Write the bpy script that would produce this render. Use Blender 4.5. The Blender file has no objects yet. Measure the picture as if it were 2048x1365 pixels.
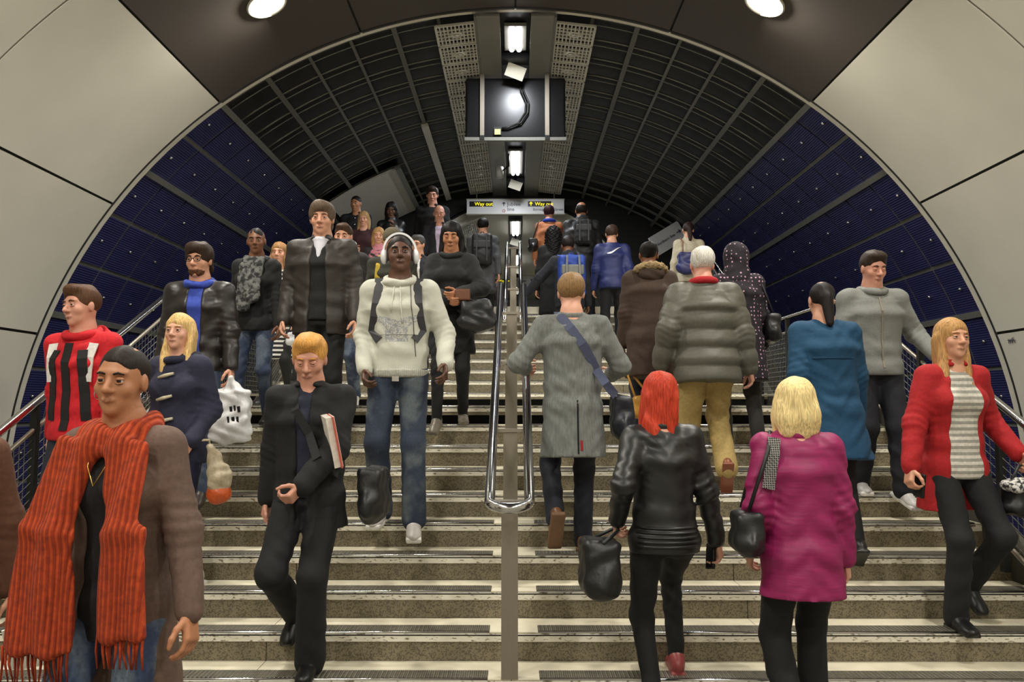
import bpy, bmesh, math, random
import numpy as np
from mathutils import Matrix, Vector, Euler

random.seed(7); np.random.seed(7)
SC = bpy.context.scene
COL = SC.collection
PI = math.pi
# ------------------------------------------------------------------ camera
CAM_H = 1.515
cd = bpy.data.cameras.new('camera'); cam = bpy.data.objects.new('camera', cd); COL.objects.link(cam)
cd.sensor_width = 36.0; cd.lens = 36.0 * 1593 / 2048; cd.clip_start = 0.05; cd.clip_end = 200
cam.location = (0, 0, CAM_H)
cam.rotation_euler = (PI/2 + math.atan(126.8/1593), 0, 7/1593)
SC.camera = cam
# ------------------------------------------------------------------ world, exposure
w = bpy.data.worlds.new('world'); SC.world = w; w.use_nodes = True
w.node_tree.nodes['Background'].inputs[0].default_value = (.9, .88, .8, 1)
w.node_tree.nodes['Background'].inputs[1].default_value = 0.02
SC.view_settings.view_transform = 'Standard'; SC.view_settings.look = 'None'
SC.view_settings.gamma = 1; SC.view_settings.use_curve_mapping = False
SC.view_settings.exposure = -0.28
DOWNLIGHT_W = 175.0      # each concourse downlight
TUBE_W = 60.0           # each fluorescent fitting in the stair tunnel
WARM = (1.0, .95, .84); COOL = (.93, .97, 1.0)

# ------------------------------------------------------------------ materials
def lin(c):
    return tuple(((v/255)/12.92 if v/255 <= .04045 else ((v/255+.055)/1.055)**2.4) for v in c)
_M = {}
def mat(name, c, rough=.75, metal=0., var=.12, scale=40., bump=0., kind=None, c2=None, per=.05, duty=.5, emit=0., stretch=(1,1,1), spec=None, coat=0.):
    if name in _M: return _M[name]
    m = bpy.data.materials.new(name); m.use_nodes = True; _M[name] = m
    nt = m.node_tree; N = nt.nodes; L = nt.links; b = N['Principled BSDF']
    col = lin(c); b.inputs['Roughness'].default_value = rough; b.inputs['Metallic'].default_value = metal
    if spec is not None: b.inputs['Specular IOR Level'].default_value = spec
    if coat: b.inputs['Coat Weight'].default_value = coat; b.inputs['Coat Roughness'].default_value = .25
    if emit:
        b.inputs['Emission Color'].default_value = (*col, 1); b.inputs['Emission Strength'].default_value = emit
        b.inputs['Base Color'].default_value = (*col, 1); return m
    tc = N.new('ShaderNodeTexCoord'); mp = N.new('ShaderNodeMapping'); mp.inputs['Scale'].default_value = stretch
    L.new(tc.outputs['Object'], mp.inputs['Vector'])
    nz = N.new('ShaderNodeTexNoise'); nz.inputs['Scale'].default_value = scale; nz.inputs['Detail'].default_value = 4
    L.new(mp.outputs[0], nz.inputs['Vector'])
    rp = N.new('ShaderNodeMapRange'); rp.inputs[1].default_value = .3; rp.inputs[2].default_value = .7
    rp.inputs[3].default_value = 1-var; rp.inputs[4].default_value = 1+var
    L.new(nz.outputs['Fac'], rp.inputs[0])
    def mix(fac, a, bb):
        x = N.new('ShaderNodeMix'); x.data_type = 'RGBA'
        if hasattr(fac, 'links'): L.new(fac, x.inputs[0])
        else: x.inputs[0].default_value = fac
        for s, v in ((x.inputs[6], a), (x.inputs[7], bb)):
            if hasattr(v, 'links'): L.new(v, s)
            else: s.default_value = (*v, 1)
        return x.outputs[2]
    def mth(op, a, bb=None):
        x = N.new('ShaderNodeMath'); x.operation = op
        for s, v in zip(x.inputs, (a, bb)):
            if v is None: continue
            if hasattr(v, 'links'): L.new(v, s)
            else: s.default_value = v
        return x.outputs[0]
    base = col
    if kind:
        sx = N.new('ShaderNodeSeparateXYZ'); L.new(tc.outputs['Object'], sx.inputs[0])
        cc = lin(c2) if c2 else col
        if kind == 'stripe':
            fr = mth('FRACT', mth('DIVIDE', sx.outputs[2], per)); base = mix(mth('LESS_THAN', fr, duty), cc, col)
        elif kind == 'dots':
            d = None
            v = N.new('ShaderNodeTexVoronoi'); v.inputs['Scale'].default_value = 1/per; v.inputs['Randomness'].default_value = .25
            L.new(tc.outputs['Object'], v.inputs['Vector'])
            base = mix(mth('LESS_THAN', v.outputs['Distance'], duty), col, cc)
        elif kind == 'blotch':
            n2 = N.new('ShaderNodeTexNoise'); n2.inputs['Scale'].default_value = 1/per; n2.inputs['Detail'].default_value = 3
            L.new(mp.outputs[0], n2.inputs['Vector'])
            r2 = N.new('ShaderNodeMapRange'); r2.inputs[1].default_value = duty-.06; r2.inputs[2].default_value = duty+.06
            L.new(n2.outputs['Fac'], r2.inputs[0]); base = mix(r2.outputs[0], col, cc)
        elif kind == 'speckle':
            v = N.new('ShaderNodeTexVoronoi'); v.inputs['Scale'].default_value = 1/per
            L.new(tc.outputs['Object'], v.inputs['Vector'])
            s3 = N.new('ShaderNodeSeparateXYZ'); L.new(v.outputs['Color'], s3.inputs[0])
            base = mix(mth('LESS_THAN', s3.outputs[0], duty), col, cc)
        elif kind == 'ribx' or kind == 'ribz':
            a = sx.outputs[0 if kind == 'ribx' else 2]
            wv = mth('SINE', mth('MULTIPLY', a, 2*PI/per)); base = mix(mth('GREATER_THAN', wv, .2), col, cc)
        elif kind == 'weave':
            wv = mth('SINE', mth('MULTIPLY', mth('ADD', sx.outputs[0], sx.outputs[2]), 2*PI/per))
            w2 = mth('SINE', mth('MULTIPLY', mth('SUBTRACT', sx.outputs[0], sx.outputs[2]), 2*PI/per))
            base = mix(mth('GREATER_THAN', mth('MULTIPLY', wv, w2), .15), col, cc)
        elif kind == 'print':      # faded print on the chest only
            n2 = N.new('ShaderNodeTexNoise'); n2.inputs['Scale'].default_value = 55; n2.inputs['Detail'].default_value = 6; n2.inputs['Distortion'].default_value = 1.6
            L.new(tc.outputs['Object'], n2.inputs['Vector'])
            ax = mth('ABSOLUTE', mth('ADD', sx.outputs[0], 0.0)); az = sx.outputs[2]
            wing = mth('LESS_THAN', mth('ABSOLUTE', mth('SUBTRACT', az, mth('ADD', 1.265, mth('MULTIPLY', ax, .45)))), mth('SUBTRACT', .045, mth('MULTIPLY', ax, .18)))
            stem = mth('MULTIPLY', mth('LESS_THAN', ax, .075), mth('LESS_THAN', mth('ABSOLUTE', mth('SUBTRACT', az, 1.225)), .055))
            reg = mth('MULTIPLY', mth('MAXIMUM', wing, stem), mth('MULTIPLY', mth('LESS_THAN', ax, .135), mth('GREATER_THAN', sx.outputs[1], .05)))
            base = mix(mth('MULTIPLY', mth('MULTIPLY', reg, mth('GREATER_THAN', n2.outputs['Fac'], .48)), .55), col, cc)
    vm = N.new('ShaderNodeVectorMath'); vm.operation = 'SCALE'
    if hasattr(base, 'links'): L.new(base, vm.inputs[0])
    else: vm.inputs[0].default_value = base
    L.new(rp.outputs[0], vm.inputs['Scale']); L.new(vm.outputs[0], b.inputs['Base Color'])
    if bump:
        bp = N.new('ShaderNodeBump'); bp.inputs['Strength'].default_value = min(1, bump); bp.inputs['Distance'].default_value = .004
        if kind in ('ribx', 'ribz', 'weave'): L.new(wv, bp.inputs['Height'])
        else: L.new(nz.outputs['Fac'], bp.inputs['Height'])
        L.new(bp.outputs[0], b.inputs['Normal'])
    return m

# ------------------------------------------------------------------ object helpers
def tag(o, label=None, cat=None, group=None, kind=None):
    if label: o['label'] = label
    if cat: o['category'] = cat
    if group: o['group'] = group
    if kind: o['kind'] = kind
    return o
def empty(name, loc=(0,0,0), rz=0., parent=None):
    o = bpy.data.objects.new(name, None); COL.objects.link(o); o.location = loc; o.rotation_euler = (0,0,rz); o.empty_display_size = .1
    if parent: o.parent = parent
    return o
def link(name, me, m=None, parent=None, loc=None, rot=None):
    if m and not me.materials: me.materials.append(m)
    o = bpy.data.objects.new(name, me); COL.objects.link(o)
    if parent: o.parent = parent
    if loc is not None: o.location = loc
    if rot is not None: o.rotation_euler = rot
    return o
def mesh_np(name, v, q, smooth=True):
    v = np.asarray(v, np.float32); q = np.asarray(q, np.int32)
    me = bpy.data.meshes.new(name); n = q.shape[1]
    me.vertices.add(len(v)); me.vertices.foreach_set('co', v.ravel())
    me.loops.add(q.size); me.loops.foreach_set('vertex_index', q.ravel())
    me.polygons.add(len(q)); me.polygons.foreach_set('loop_start', np.arange(len(q), dtype=np.int32)*n)
    me.polygons.foreach_set('use_smooth', np.full(len(q), smooth, dtype=bool))
    me.update(calc_edges=True); return me
class MB:
    """collects boxes, tubes and prisms; build() makes ONE mesh object"""
    def __init__(s): s.v = []; s.f = []; s.sm = []
    def add(s, v, f, smooth=False):
        o = len(s.v); s.v += [tuple(p) for p in v]; s.f += [tuple(i+o for i in x) for x in f]; s.sm += [smooth]*len(f); return s
    def box(s, c, h, R=None):
        c = np.array(c, float); P = []
        for x, y, z in ((-1,-1,-1),(1,-1,-1),(1,1,-1),(-1,1,-1),(-1,-1,1),(1,-1,1),(1,1,1),(-1,1,1)):
            d = np.array((x*h[0], y*h[1], z*h[2]));
            if R is not None: d = np.array(R) @ d
            P.append(c+d)
        return s.add(P, ((0,3,2,1),(4,5,6,7),(0,1,5,4),(1,2,6,5),(2,3,7,6),(3,0,4,7)))
    def tube(s, pts, r, n=8, close=False, caps=True):
        pts = [np.array(p, float) for p in pts]; m = len(pts); rs = r if hasattr(r, '__len__') else [r]*m
        V = []; up = None
        for i, p in enumerate(pts):
            a = pts[(i-1) % m] if (i > 0 or close) else p; b = pts[(i+1) % m] if (i < m-1 or close) else p
            t = b-a; t = t/(np.linalg.norm(t)+1e-9)
            if up is None: up = np.array((0,0,1.)) if abs(t[2]) < .9 else np.array((0,1.,0))
            u = np.cross(t, up); u /= np.linalg.norm(u)+1e-9; up = np.cross(u, t)
            for k in range(n):
                g = 2*PI*k/n; V.append(p + rs[i]*(math.cos(g)*u + math.sin(g)*up))
        F = []
        for i in range(m if close else m-1):
            j = (i+1) % m
            for k in range(n): F.append((i*n+k, i*n+(k+1) % n, j*n+(k+1) % n, j*n+k))
        if caps and not close: F.append(tuple(range(n))[::-1]); F.append(tuple((m-1)*n+k for k in range(n)))
        return s.add(V, F, True)
    def ribbon(s, pts, nrm, wd, th):
        V = []; m = len(pts)
        for i in range(m):
            p = np.array(pts[i], float); t = np.array(pts[min(i+1, m-1)], float)-np.array(pts[max(i-1, 0)], float)
            n = np.array(nrm[i], float); n /= np.linalg.norm(n)+1e-9; u = np.cross(t, n); u /= np.linalg.norm(u)+1e-9
            V += [p-u*wd/2-n*th/2, p+u*wd/2-n*th/2, p+u*wd/2+n*th/2, p-u*wd/2+n*th/2]
        F = [(0,3,2,1), tuple(4*(m-1)+k for k in range(4))]
        for i in range(m-1):
            for k in range(4): F.append((4*i+k, 4*i+(k+1) % 4, 4*i+4+(k+1) % 4, 4*i+4+k))
        return s.add(V, F)
    def mesh(s, name):
        me = bpy.data.meshes.new(name); me.from_pydata(s.v, [], s.f); me.polygons.foreach_set('use_smooth', s.sm); me.update(); return me
    def build(s, name, m, parent=None, loc=None, rot=None): return link(name, s.mesh(name), m, parent, loc, rot)

# ------------------------------------------------------------------ signed distance modelling (smooth blended bodies, clothes, bags)
def nrm(v): v = np.array(v, float); return v/(np.linalg.norm(v)+1e-12)
class SDF:
    def __init__(s): s.ops = []; s.cuts = []; s.disp = []
    def _a(s, fn, lo, hi, k, op): s.ops.append((fn, np.array(lo, float), np.array(hi, float), k, op)); return s
    def cone(s, a, b, ra, rb, k=.02, op='u', quilt=None):
        a = np.array(a, float); b = np.array(b, float); ab = b-a; L2 = ab@ab+1e-12; m = max(ra, rb)+(quilt[0] if quilt else 0); Ln = math.sqrt(L2)
        def fn(P):
            t = np.clip(((P-a)@ab)/L2, 0, 1); d = np.sqrt(((P-a-t[..., None]*ab)**2).sum(-1))-(ra+(rb-ra)*t)
            if quilt: d = d-quilt[0]*np.abs(np.sin(t*Ln*PI/quilt[1]))
            return d
        return s._a(fn, np.minimum(a, b)-m, np.maximum(a, b)+m, k, op)
    def ell(s, c, r, R=None, k=.02, op='u'):
        c = np.array(c, float); r = np.array(r, float); R = np.eye(3) if R is None else np.array(R); m = np.abs(R)@r
        def fn(P):
            q = (P-c)@R; k0 = np.sqrt(((q/r)**2).sum(-1)); k1 = np.sqrt(((q/r**2)**2).sum(-1)); return k0*(k0-1)/(k1+1e-9)
        return s._a(fn, c-m, c+m, k, op)
    def ecap(s, a, b, wa, wb, u=(1,0,0), v=(0,1,0), cap=.03, k=.03, op='u', quilt=None):
        a = np.array(a, float); b = np.array(b, float); ab = b-a; Ln = np.linalg.norm(ab); ax = ab/(Ln+1e-9); u = np.array(u, float); v = np.array(v, float); q0 = quilt[0] if quilt else 0
        m = max(wa[0], wb[0], wa[1], wb[1])+cap+q0
        def fn(P):
            d = P-a; h = d@ax; t = np.clip(h/Ln, 0, 1); o = h-t*Ln; x = d@u-(t*Ln)*(ax@u); y = d@v-(t*Ln)*(ax@v)
            W = wa[0]+(wb[0]-wa[0])*t; D = wa[1]+(wb[1]-wa[1])*t
            if quilt:
                e = quilt[0]*np.abs(np.sin((P[..., 2]-quilt[2])*PI/quilt[1])); W = W+e; D = D+e
            k0 = np.sqrt((x/W)**2+(y/D)**2+(o/cap)**2); k1 = np.sqrt((x/W**2)**2+(y/D**2)**2+(o/cap**2)**2); return k0*(k0-1)/(k1+1e-9)
        return s._a(fn, np.minimum(a, b)-m, np.maximum(a, b)+m, k, op)
    def box(s, c, h, r=.01, R=None, k=.01, op='u'):
        c = np.array(c, float); h = np.array(h, float); R = np.eye(3) if R is None else np.array(R); m = np.abs(R)@(h+r)
        def fn(P):
            q = np.abs((P-c)@R)-h; return np.sqrt((np.maximum(q, 0)**2).sum(-1))+np.minimum(q.max(-1), 0)-r
        return s._a(fn, c-m, c+m, k, op)
    def ring(s, c, R0, r, R=None, k=.01, sy=1., arc=None):
        c = np.array(c, float); R = np.eye(3) if R is None else np.array(R); m = R0*max(1, sy)+r
        def fn(P):
            q = (P-c)@R; return np.sqrt((np.sqrt(q[..., 0]**2+(q[..., 1]/sy)**2)-R0)**2+q[..., 2]**2)-r
        return s._a(fn, c-m, c+m, k, 'u')
    def cut(s, p, n): s.cuts.append((np.array(p, float), nrm(n))); return s
    def fold(s, amp, fr, sd=0.):
        # soft creases running across the cloth, gathered in patches
        def fn(P):
            x, y, z = P[..., 0], P[..., 1], P[..., 2]; m = .15+.75*np.sin(x*11+sd)*np.sin(z*7+sd*1.7)+.35*np.sin(y*13-sd); g = 1 if math.sin(sd*7) > 0 else -1
            return amp*np.clip(m, 0, 1)*np.sin(z*fr*.75+g*np.abs(x)*fr*.6+2.2*np.sin(x*9+sd)+1.6*np.sin(y*8+sd*.6))
        s.disp.append(fn); return s
    def wob(s, amp, fr, sd=0.):
        def fn(P): return amp*(np.sin(P[..., 0]*fr+sd+1.7*np.sin(P[..., 2]*fr*.6))*np.sin(P[..., 2]*fr*1.3+sd*2+np.sin(P[..., 1]*fr*.8))+.5*np.sin(P[..., 1]*fr*1.9+P[..., 2]*fr*.7+sd))
        s.disp.append(fn); return s
    @staticmethod
    def _mix(f, g, k, op):
        if op == 'u': h = np.maximum(k-np.abs(f-g), 0)/k; return np.minimum(f, g)-h*h*k*.25
        if op == 's': g = -g
        h = np.maximum(k-np.abs(f-g), 0)/k; return np.maximum(f, g)+h*h*k*.25
    def at(s, P):
        P = np.atleast_2d(np.asarray(P, float)); f = np.full(len(P), 1.)
        for fn, lo, hi, k, op in s.ops: f = s._mix(f, fn(P), max(k, 1e-4), op)
        for d in s.disp: f = f+d(P)
        for p, n in s.cuts: f = np.maximum(f, (P-p)@n)
        return f
    def hit(s, p, d, far=.6):
        """first surface point along d starting at p"""
        p = np.array(p, float); d = nrm(d); T = np.linspace(0, far, 241); f = s.at(p+T[:, None]*d); i = np.argmax(f < 0)
        if f[i] >= 0: return p+d*far*.5
        if i == 0: return p
        return p+d*(T[i-1]+(T[i]-T[i-1])*f[i-1]/(f[i-1]-f[i]))
    def net(s, vx):
        U = [(o[1], o[2]) for o in s.ops if o[4] == 'u']
        lo = np.min([u[0] for u in U], 0)-2.5*vx-.012; hi = np.max([u[1] for u in U], 0)+2.5*vx+.012
        n = np.ceil((hi-lo)/vx).astype(int)+1
        G = [lo[i]+vx*np.arange(n[i]) for i in range(3)]; F = np.full(n, 1., np.float64)
        for fn, a, b, k, op in s.ops:
            k = max(k, 1e-4); pad = k+2*vx
            i0 = np.maximum(np.floor((a-pad-lo)/vx).astype(int), 0); i1 = np.minimum(np.ceil((b+pad-lo)/vx).astype(int)+1, n)
            if (i1 <= i0).any(): continue
            sl = tuple(slice(i0[i], i1[i]) for i in range(3))
            P = np.stack(np.meshgrid(*[G[i][sl[i]] for i in range(3)], indexing='ij'), -1)
            F[sl] = s._mix(F[sl], fn(P), k, op)
        if s.disp or s.cuts:
            I = np.nonzero(np.abs(F) < .06) if not s.cuts else np.nonzero(F < .06)
            P = np.stack([G[i][I[i]] for i in range(3)], -1); f = F[I]
            for d in s.disp: f = f+d(P)
            for p, nn in s.cuts: f = np.maximum(f, (P-p)@nn)
            F[I] = f
        S = F < 0; c = sum(S[x:n[0]-1+x, y:n[1]-1+y, z:n[2]-1+z].astype(np.int8) for x in (0,1) for y in (0,1) for z in (0,1))
        A = (c > 0) & (c < 8); I = np.argwhere(A)
        if len(I) == 0: return np.zeros((0,3)), np.zeros((0,4), int)
        idx = np.full(A.shape, -1, np.int64); idx[A] = np.arange(len(I))
        off = np.array([(x,y,z) for x in (0,1) for y in (0,1) for z in (0,1)])
        fc = np.stack([F[I[:,0]+o[0], I[:,1]+o[1], I[:,2]+o[2]] for o in off], 1)
        acc = np.zeros((len(I), 3)); cnt = np.zeros(len(I))
        for i in range(8):
            for j in range(i+1, 8):
                if np.abs(off[i]-off[j]).sum() != 1: continue
                f0 = fc[:, i]; f1 = fc[:, j]; m = (f0 < 0) != (f1 < 0)
                t = np.where(m, f0/np.where(m, f0-f1, 1), 0)[:, None]
                acc += np.where(m[:, None], off[i]+t*(off[j]-off[i]), 0); cnt += m
        V = lo+vx*(I+acc/cnt[:, None]); Q = []
        for ax in range(3):
            b_, c_ = (ax+1) % 3, (ax+2) % 3
            s0 = [slice(None)]*3; s1 = [slice(None)]*3; s0[ax] = slice(0, -1); s1[ax] = slice(1, None)
            E = np.argwhere(S[tuple(s0)] != S[tuple(s1)]); E = E[(E[:, b_] > 0) & (E[:, c_] > 0) & (E[:, b_] < n[b_]-1) & (E[:, c_] < n[c_]-1)]
            if len(E) == 0: continue
            def cell(db, dc):
                X = E.copy(); X[:, b_] -= db; X[:, c_] -= dc; return idx[X[:,0], X[:,1], X[:,2]]
            q = np.stack([cell(1,1), cell(0,1), cell(0,0), cell(1,0)], 1); fl = S[E[:,0], E[:,1], E[:,2]]
            q[~fl] = q[~fl][:, ::-1]; Q.append(q)
        Q = np.concatenate(Q); Q = Q[(Q >= 0).all(1)]; return V, Q
    def build(s, name, vx, m, parent=None, loc=None, rot=None, origin=None):
        V, Q = s.net(vx)
        if origin is not None: V = V-np.array(origin)
        return link(name, mesh_np(name, V, Q), m, parent, loc, rot)
def rotm(yaw=0, pitch=0, roll=0):
    """Rz(yaw) Rx(-pitch) Ry(roll): positive pitch turns +y forward downwards; radians"""
    cz, sz, cx, sx, cy, sy = math.cos(yaw), math.sin(yaw), math.cos(-pitch), math.sin(-pitch), math.cos(roll), math.sin(roll)
    return np.array(((cz,-sz,0),(sz,cz,0),(0,0,1.))) @ np.array(((1.,0,0),(0,cx,-sx),(0,sx,cx))) @ np.array(((cy,0,sy),(0,1.,0),(-sy,0,cy)))
# ================================================================== THE PLACE
D0, G_, RS, D1 = 4.078, .2822, .15, 9.503      # first nosing, going, rise, first nosing of the upper flight
ZC, RW, RB, YR, YE = .435, 5.53, 5.66, 8.70, 16.5   # tunnel axis height, lining radii, portal ring, far end
SWID = 3.0
def A3_(*v): return np.array(v, float)
def nose(k): return D0+G_*k
def unose(k): return D1+G_*k

m_white = mat('cream_enamel', (200,196,184), rough=.33, var=.05, scale=1.2, bump=0)
m_joint = mat('joint_dark', (30,29,27), rough=.8)
m_dark = mat('brown_perforated_panel', (62,55,50), rough=.55, var=.1, scale=300)
m_edge = mat('cream_flange', (205,200,184), rough=.4, var=.04)
m_blue = mat('blue_corrugated_enamel', (40,41,86), rough=.38, var=.1, scale=3, kind='ribx', c2=(35,36,76), per=.028, bump=.5)
m_frame = mat('grey_frame', (120,120,114), rough=.5, metal=.4, var=.1)
m_black = mat('black_vault', (9,9,9), rough=.5, var=.2, scale=4)
m_rib = mat('rib_grey', (104,102,95), rough=.45, metal=.5, var=.1)
m_chrome = mat('chrome', (205,205,205), rough=.16, metal=1., var=.04)
m_steel = mat('brushed_steel', (150,142,130), rough=.42, metal=.75, var=.06, scale=20, stretch=(30,30,1))
m_vent = mat('vent_grey', (186,183,172), rough=.5, metal=.1, var=.06)
m_ceil = mat('ceiling_grey', (128,125,118), rough=.45, metal=.2, var=.05, scale=3)
m_terr = mat('terrazzo', (120,111,90), rough=.6, var=.22, scale=6, kind='speckle', c2=(88,80,64), per=.0065, duty=.35)
m_tread = mat('worn_tread_stone', (222,215,192), rough=.42, var=.1, scale=7)
m_paint = mat('worn_white_paint', (226,221,206), rough=.5, var=.08, scale=9, kind='blotch', c2=(118,106,84), per=.028, duty=.62, stretch=(1,1,2.4))
m_grip = mat('antislip_plate', (112,108,98), rough=.38, metal=.55, var=.18, scale=30, kind='weave', c2=(176,172,160), per=.022, bump=.8)
m_flatblack = mat('flat_black', (6,6,6), rough=.9)
m_floor = mat('concourse_floor', (120,116,104), rough=.4, var=.12, scale=5)
m_conc = mat('dark_concrete', (70,67,60), rough=.8, var=.15, scale=5)
m_tube = mat('tube_light', (250,252,255), emit=22.0)
m_lamp = mat('downlight_glow', (255,250,235), emit=9.0)
m_blackm = mat('black_metal', (24,24,25), rough=.45, metal=.3)

# --- floors
f = MB(); f.box((0, -.46, -.05), (5.45, 4.54, .05)); fl = f.build('floor', m_floor); tag(fl, kind='structure')
f = MB()
for sx in (-1, 1): f.box((sx*4.27, 6.38, -.06), (1.22, 2.3, .05))
for sx in (-1, 1): f.box((sx*4.3, 12.6, -.06), (1.25, 3.92, .05))
tag(f.build('floor_side', m_conc), kind='structure')
f = MB(); f.box((0, 20.0, 2.9), (3.05, 7.95, .10)); tag(f.build('floor_upper', m_floor), kind='structure')

# --- staircase: every slab, plate and strip is a piece of its own
st = empty('staircase', (0, D0, 0)); tag(st, kind='structure')
joints = (-SWID, -1.33, -.02, 1.32, SWID)
slab_me = []; tread_me = []
for a, b in zip(joints[:-1], joints[1:]):
    q = MB(); q.box(((a+b)/2, (G_+.02)/2, -RS/2), ((b-a)/2-.002, (G_+.02)/2, RS/2-.004)); me = q.mesh('step_slab'); me.materials.append(m_terr); slab_me.append(me)
    q = MB(); q.box(((a+b)/2, G_/2+.003, -.002), ((b-a)/2-.002, G_/2, .004)); me = q.mesh('tread'); me.materials.append(m_tread); tread_me.append(me)
plate_me = []; band_me = []; line_me = []
for a, b in ((-SWID+.05, -.14), (.12, SWID-.05)):
    q = MB(); q.box(((a+b)/2, .065, .0035), ((b-a)/2, .054, .004)); me = q.mesh('antislip_plate'); me.materials.append(m_grip); plate_me.append(me)
    q = MB(); q.tube([(a, .004, -.001), (b, .004, -.001)], .0075, 6); me = q.mesh('nosing_strip'); me.materials.append(m_chrome); line_me.append(me)
q = MB(); q.box((0, -.0035, -.026), (SWID-.01, .0035, .020)); bm_ = q.mesh('painted_band'); bm_.materials.append(m_paint)
dark_me = MB().tube([(-SWID+.05, -.006, -.0125), (SWID-.05, -.006, -.0125)], .0035, 5).mesh('nosing_shadow_tube'); dark_me.materials.append(m_flatblack)  # solid black tube, painted in as the shadow line under each nosing
def put_step(y, z, half_slab):
    for me in (slab_me + tread_me + plate_me + line_me):
        o = link(me.name.split('.')[0], me, None, st, (0, y-D0, z))
        if half_slab and me in slab_me: o.scale = (1, 1, .5)
    link('painted_band', bm_, None, st, (0, y-D0, z)); link('nosing_shadow_line', dark_me, None, st, (0, y-D0, z))
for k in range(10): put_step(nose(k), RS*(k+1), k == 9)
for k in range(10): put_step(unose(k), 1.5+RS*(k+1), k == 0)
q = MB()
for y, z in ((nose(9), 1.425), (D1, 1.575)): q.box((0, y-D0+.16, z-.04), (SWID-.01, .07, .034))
q.build('black_riser_block', m_flatblack, st)  # black blocks set back under the halved slabs of two risers
q = MB(); q.box((0, (nose(10)+D1)/2-D0+.01, 1.44), (SWID, (D1-nose(10))/2+.01, .055)); q.build('landing_slab', m_tread, st)
q = MB()
for sx in (-1, 1):      # solid side strings under the flights
    x0, x1 = sx*SWID, sx*(SWID+.10)
    prof = [(nose(0)-.06, 0), (nose(0)-.06, .2), (nose(9)-.06, 1.56), (D1-.06, 1.56), (unose(9)-.06, 3.05), (unose(9)+.6, 3.05), (unose(9)+.6, 0)]
    n_ = len(prof); V = [(x, y-D0, z) for x in (x0, x1) for y, z in prof]
    q.add(V, [tuple(range(n_)), tuple(range(2*n_-1, n_-1, -1))]+[(i, (i+1) % n_, n_+(i+1) % n_, n_+i) for i in range(n_)])
q.build('side_string', m_conc, st)
q = MB(); q.box((0, 12.3-D0, 2.9), (SWID, .28, .09)); q.build('top_slab', m_tread, st)

# --- cylindrical linings
def patch(R, a0, a1, L, th, n=6, gap=.0, inward=True):
    """curved panel around angle 0 between a0..a1 (rad), along y 0..L, thickness th towards the axis"""
    q = MB(); V = []; ga = gap/R
    A = np.linspace(a0+ga, a1-ga, n+1)
    for r in (R, R-th):
        for y in (gap, L-gap):
            for a in A: V.append((r*math.sin(a), y, r*math.cos(a)))
    m_ = n+1; F = []
    for i in range(n):
        F.append((i, i+1, m_+i+1, m_+i)); F.append((2*m_+i, 3*m_+i, 3*m_+i+1, 2*m_+i+1))
        F.append((i, 2*m_+i, 2*m_+i+1, i+1)); F.append((m_+i, m_+i+1, 3*m_+i+1, 3*m_+i))
    F.append((0, m_, 3*m_, 2*m_)); F.append((n, 2*m_+n, 3*m_+n, m_+n))
    q.add(V, F, False); return q
rad = math.radians
WB = [36.6, 53.5, 70.5, 87.5, 104.5]      # seams of the cream lining, degrees from the crown
YJ = [8.69, 6.03, 3.37, .71, -1.95, -4.61]
w_me = patch(RW+.03, rad(-8.45), rad(8.45), 2.66, .03, 36, .012).mesh('lining_panel'); w_me.materials.append(m_white)
d_me = patch(RW+.03, rad(-9.15), rad(9.15), 2.66, .03, 36, .012).mesh('ceiling_panel'); d_me.materials.append(m_dark)
for side, nm in ((-1, 'wall_left'), (1, 'wall_right')):
    q = patch(RW+.06, rad(side*36.6 if side > 0 else -112), rad(112 if side > 0 else -36.6), YR+4.62, .025, 30)
    o = q.build(nm, m_joint, None, (0, -4.62, ZC)); tag(o, kind='structure')
    for j in range(5):
        for i in range(4):
            p = link('lining_panel', w_me, None, o, (0, YJ[j+1]+4.62, 0), (0, side*rad((WB[i]+WB[i+1])/2), 0))
q = patch(RW+.06, rad(-36.6), rad(36.6), YR+4.62, .025, 30); o = q.build('ceiling', m_joint, None, (0, -4.62, ZC)); tag(o, kind='structure'); CEIL = o
for j in range(5):
    for a in (-27.45, -9.15, 9.15, 27.45): link('ceiling_panel', d_me, None, o, (0, YJ[j+1]+4.62, 0), (0, rad(a), 0))
q = MB()                              # back wall of the concourse behind the camera
V = [(0, -4.6, ZC)]+[(RW*math.sin(a), -4.6, ZC+RW*math.cos(a)) for a in np.linspace(-PI, PI, 49)]
q.add(V, [(0, i+1, i+2) for i in range(48)]); tag(q.build('wall_back', m_white), kind='structure')
# portal ring flange
q = patch(RB+.12, rad(-108), rad(108), .10, .22, 96); o = q.build('trim_1', m_edge, None, (0, YR-.01, ZC)); tag(o, kind='structure')
q = patch(RW+.012, rad(-108), rad(108), .03, .016, 96); q.build('ring_shadow_seam', m_joint, o, (0, -.075, 0))

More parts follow.
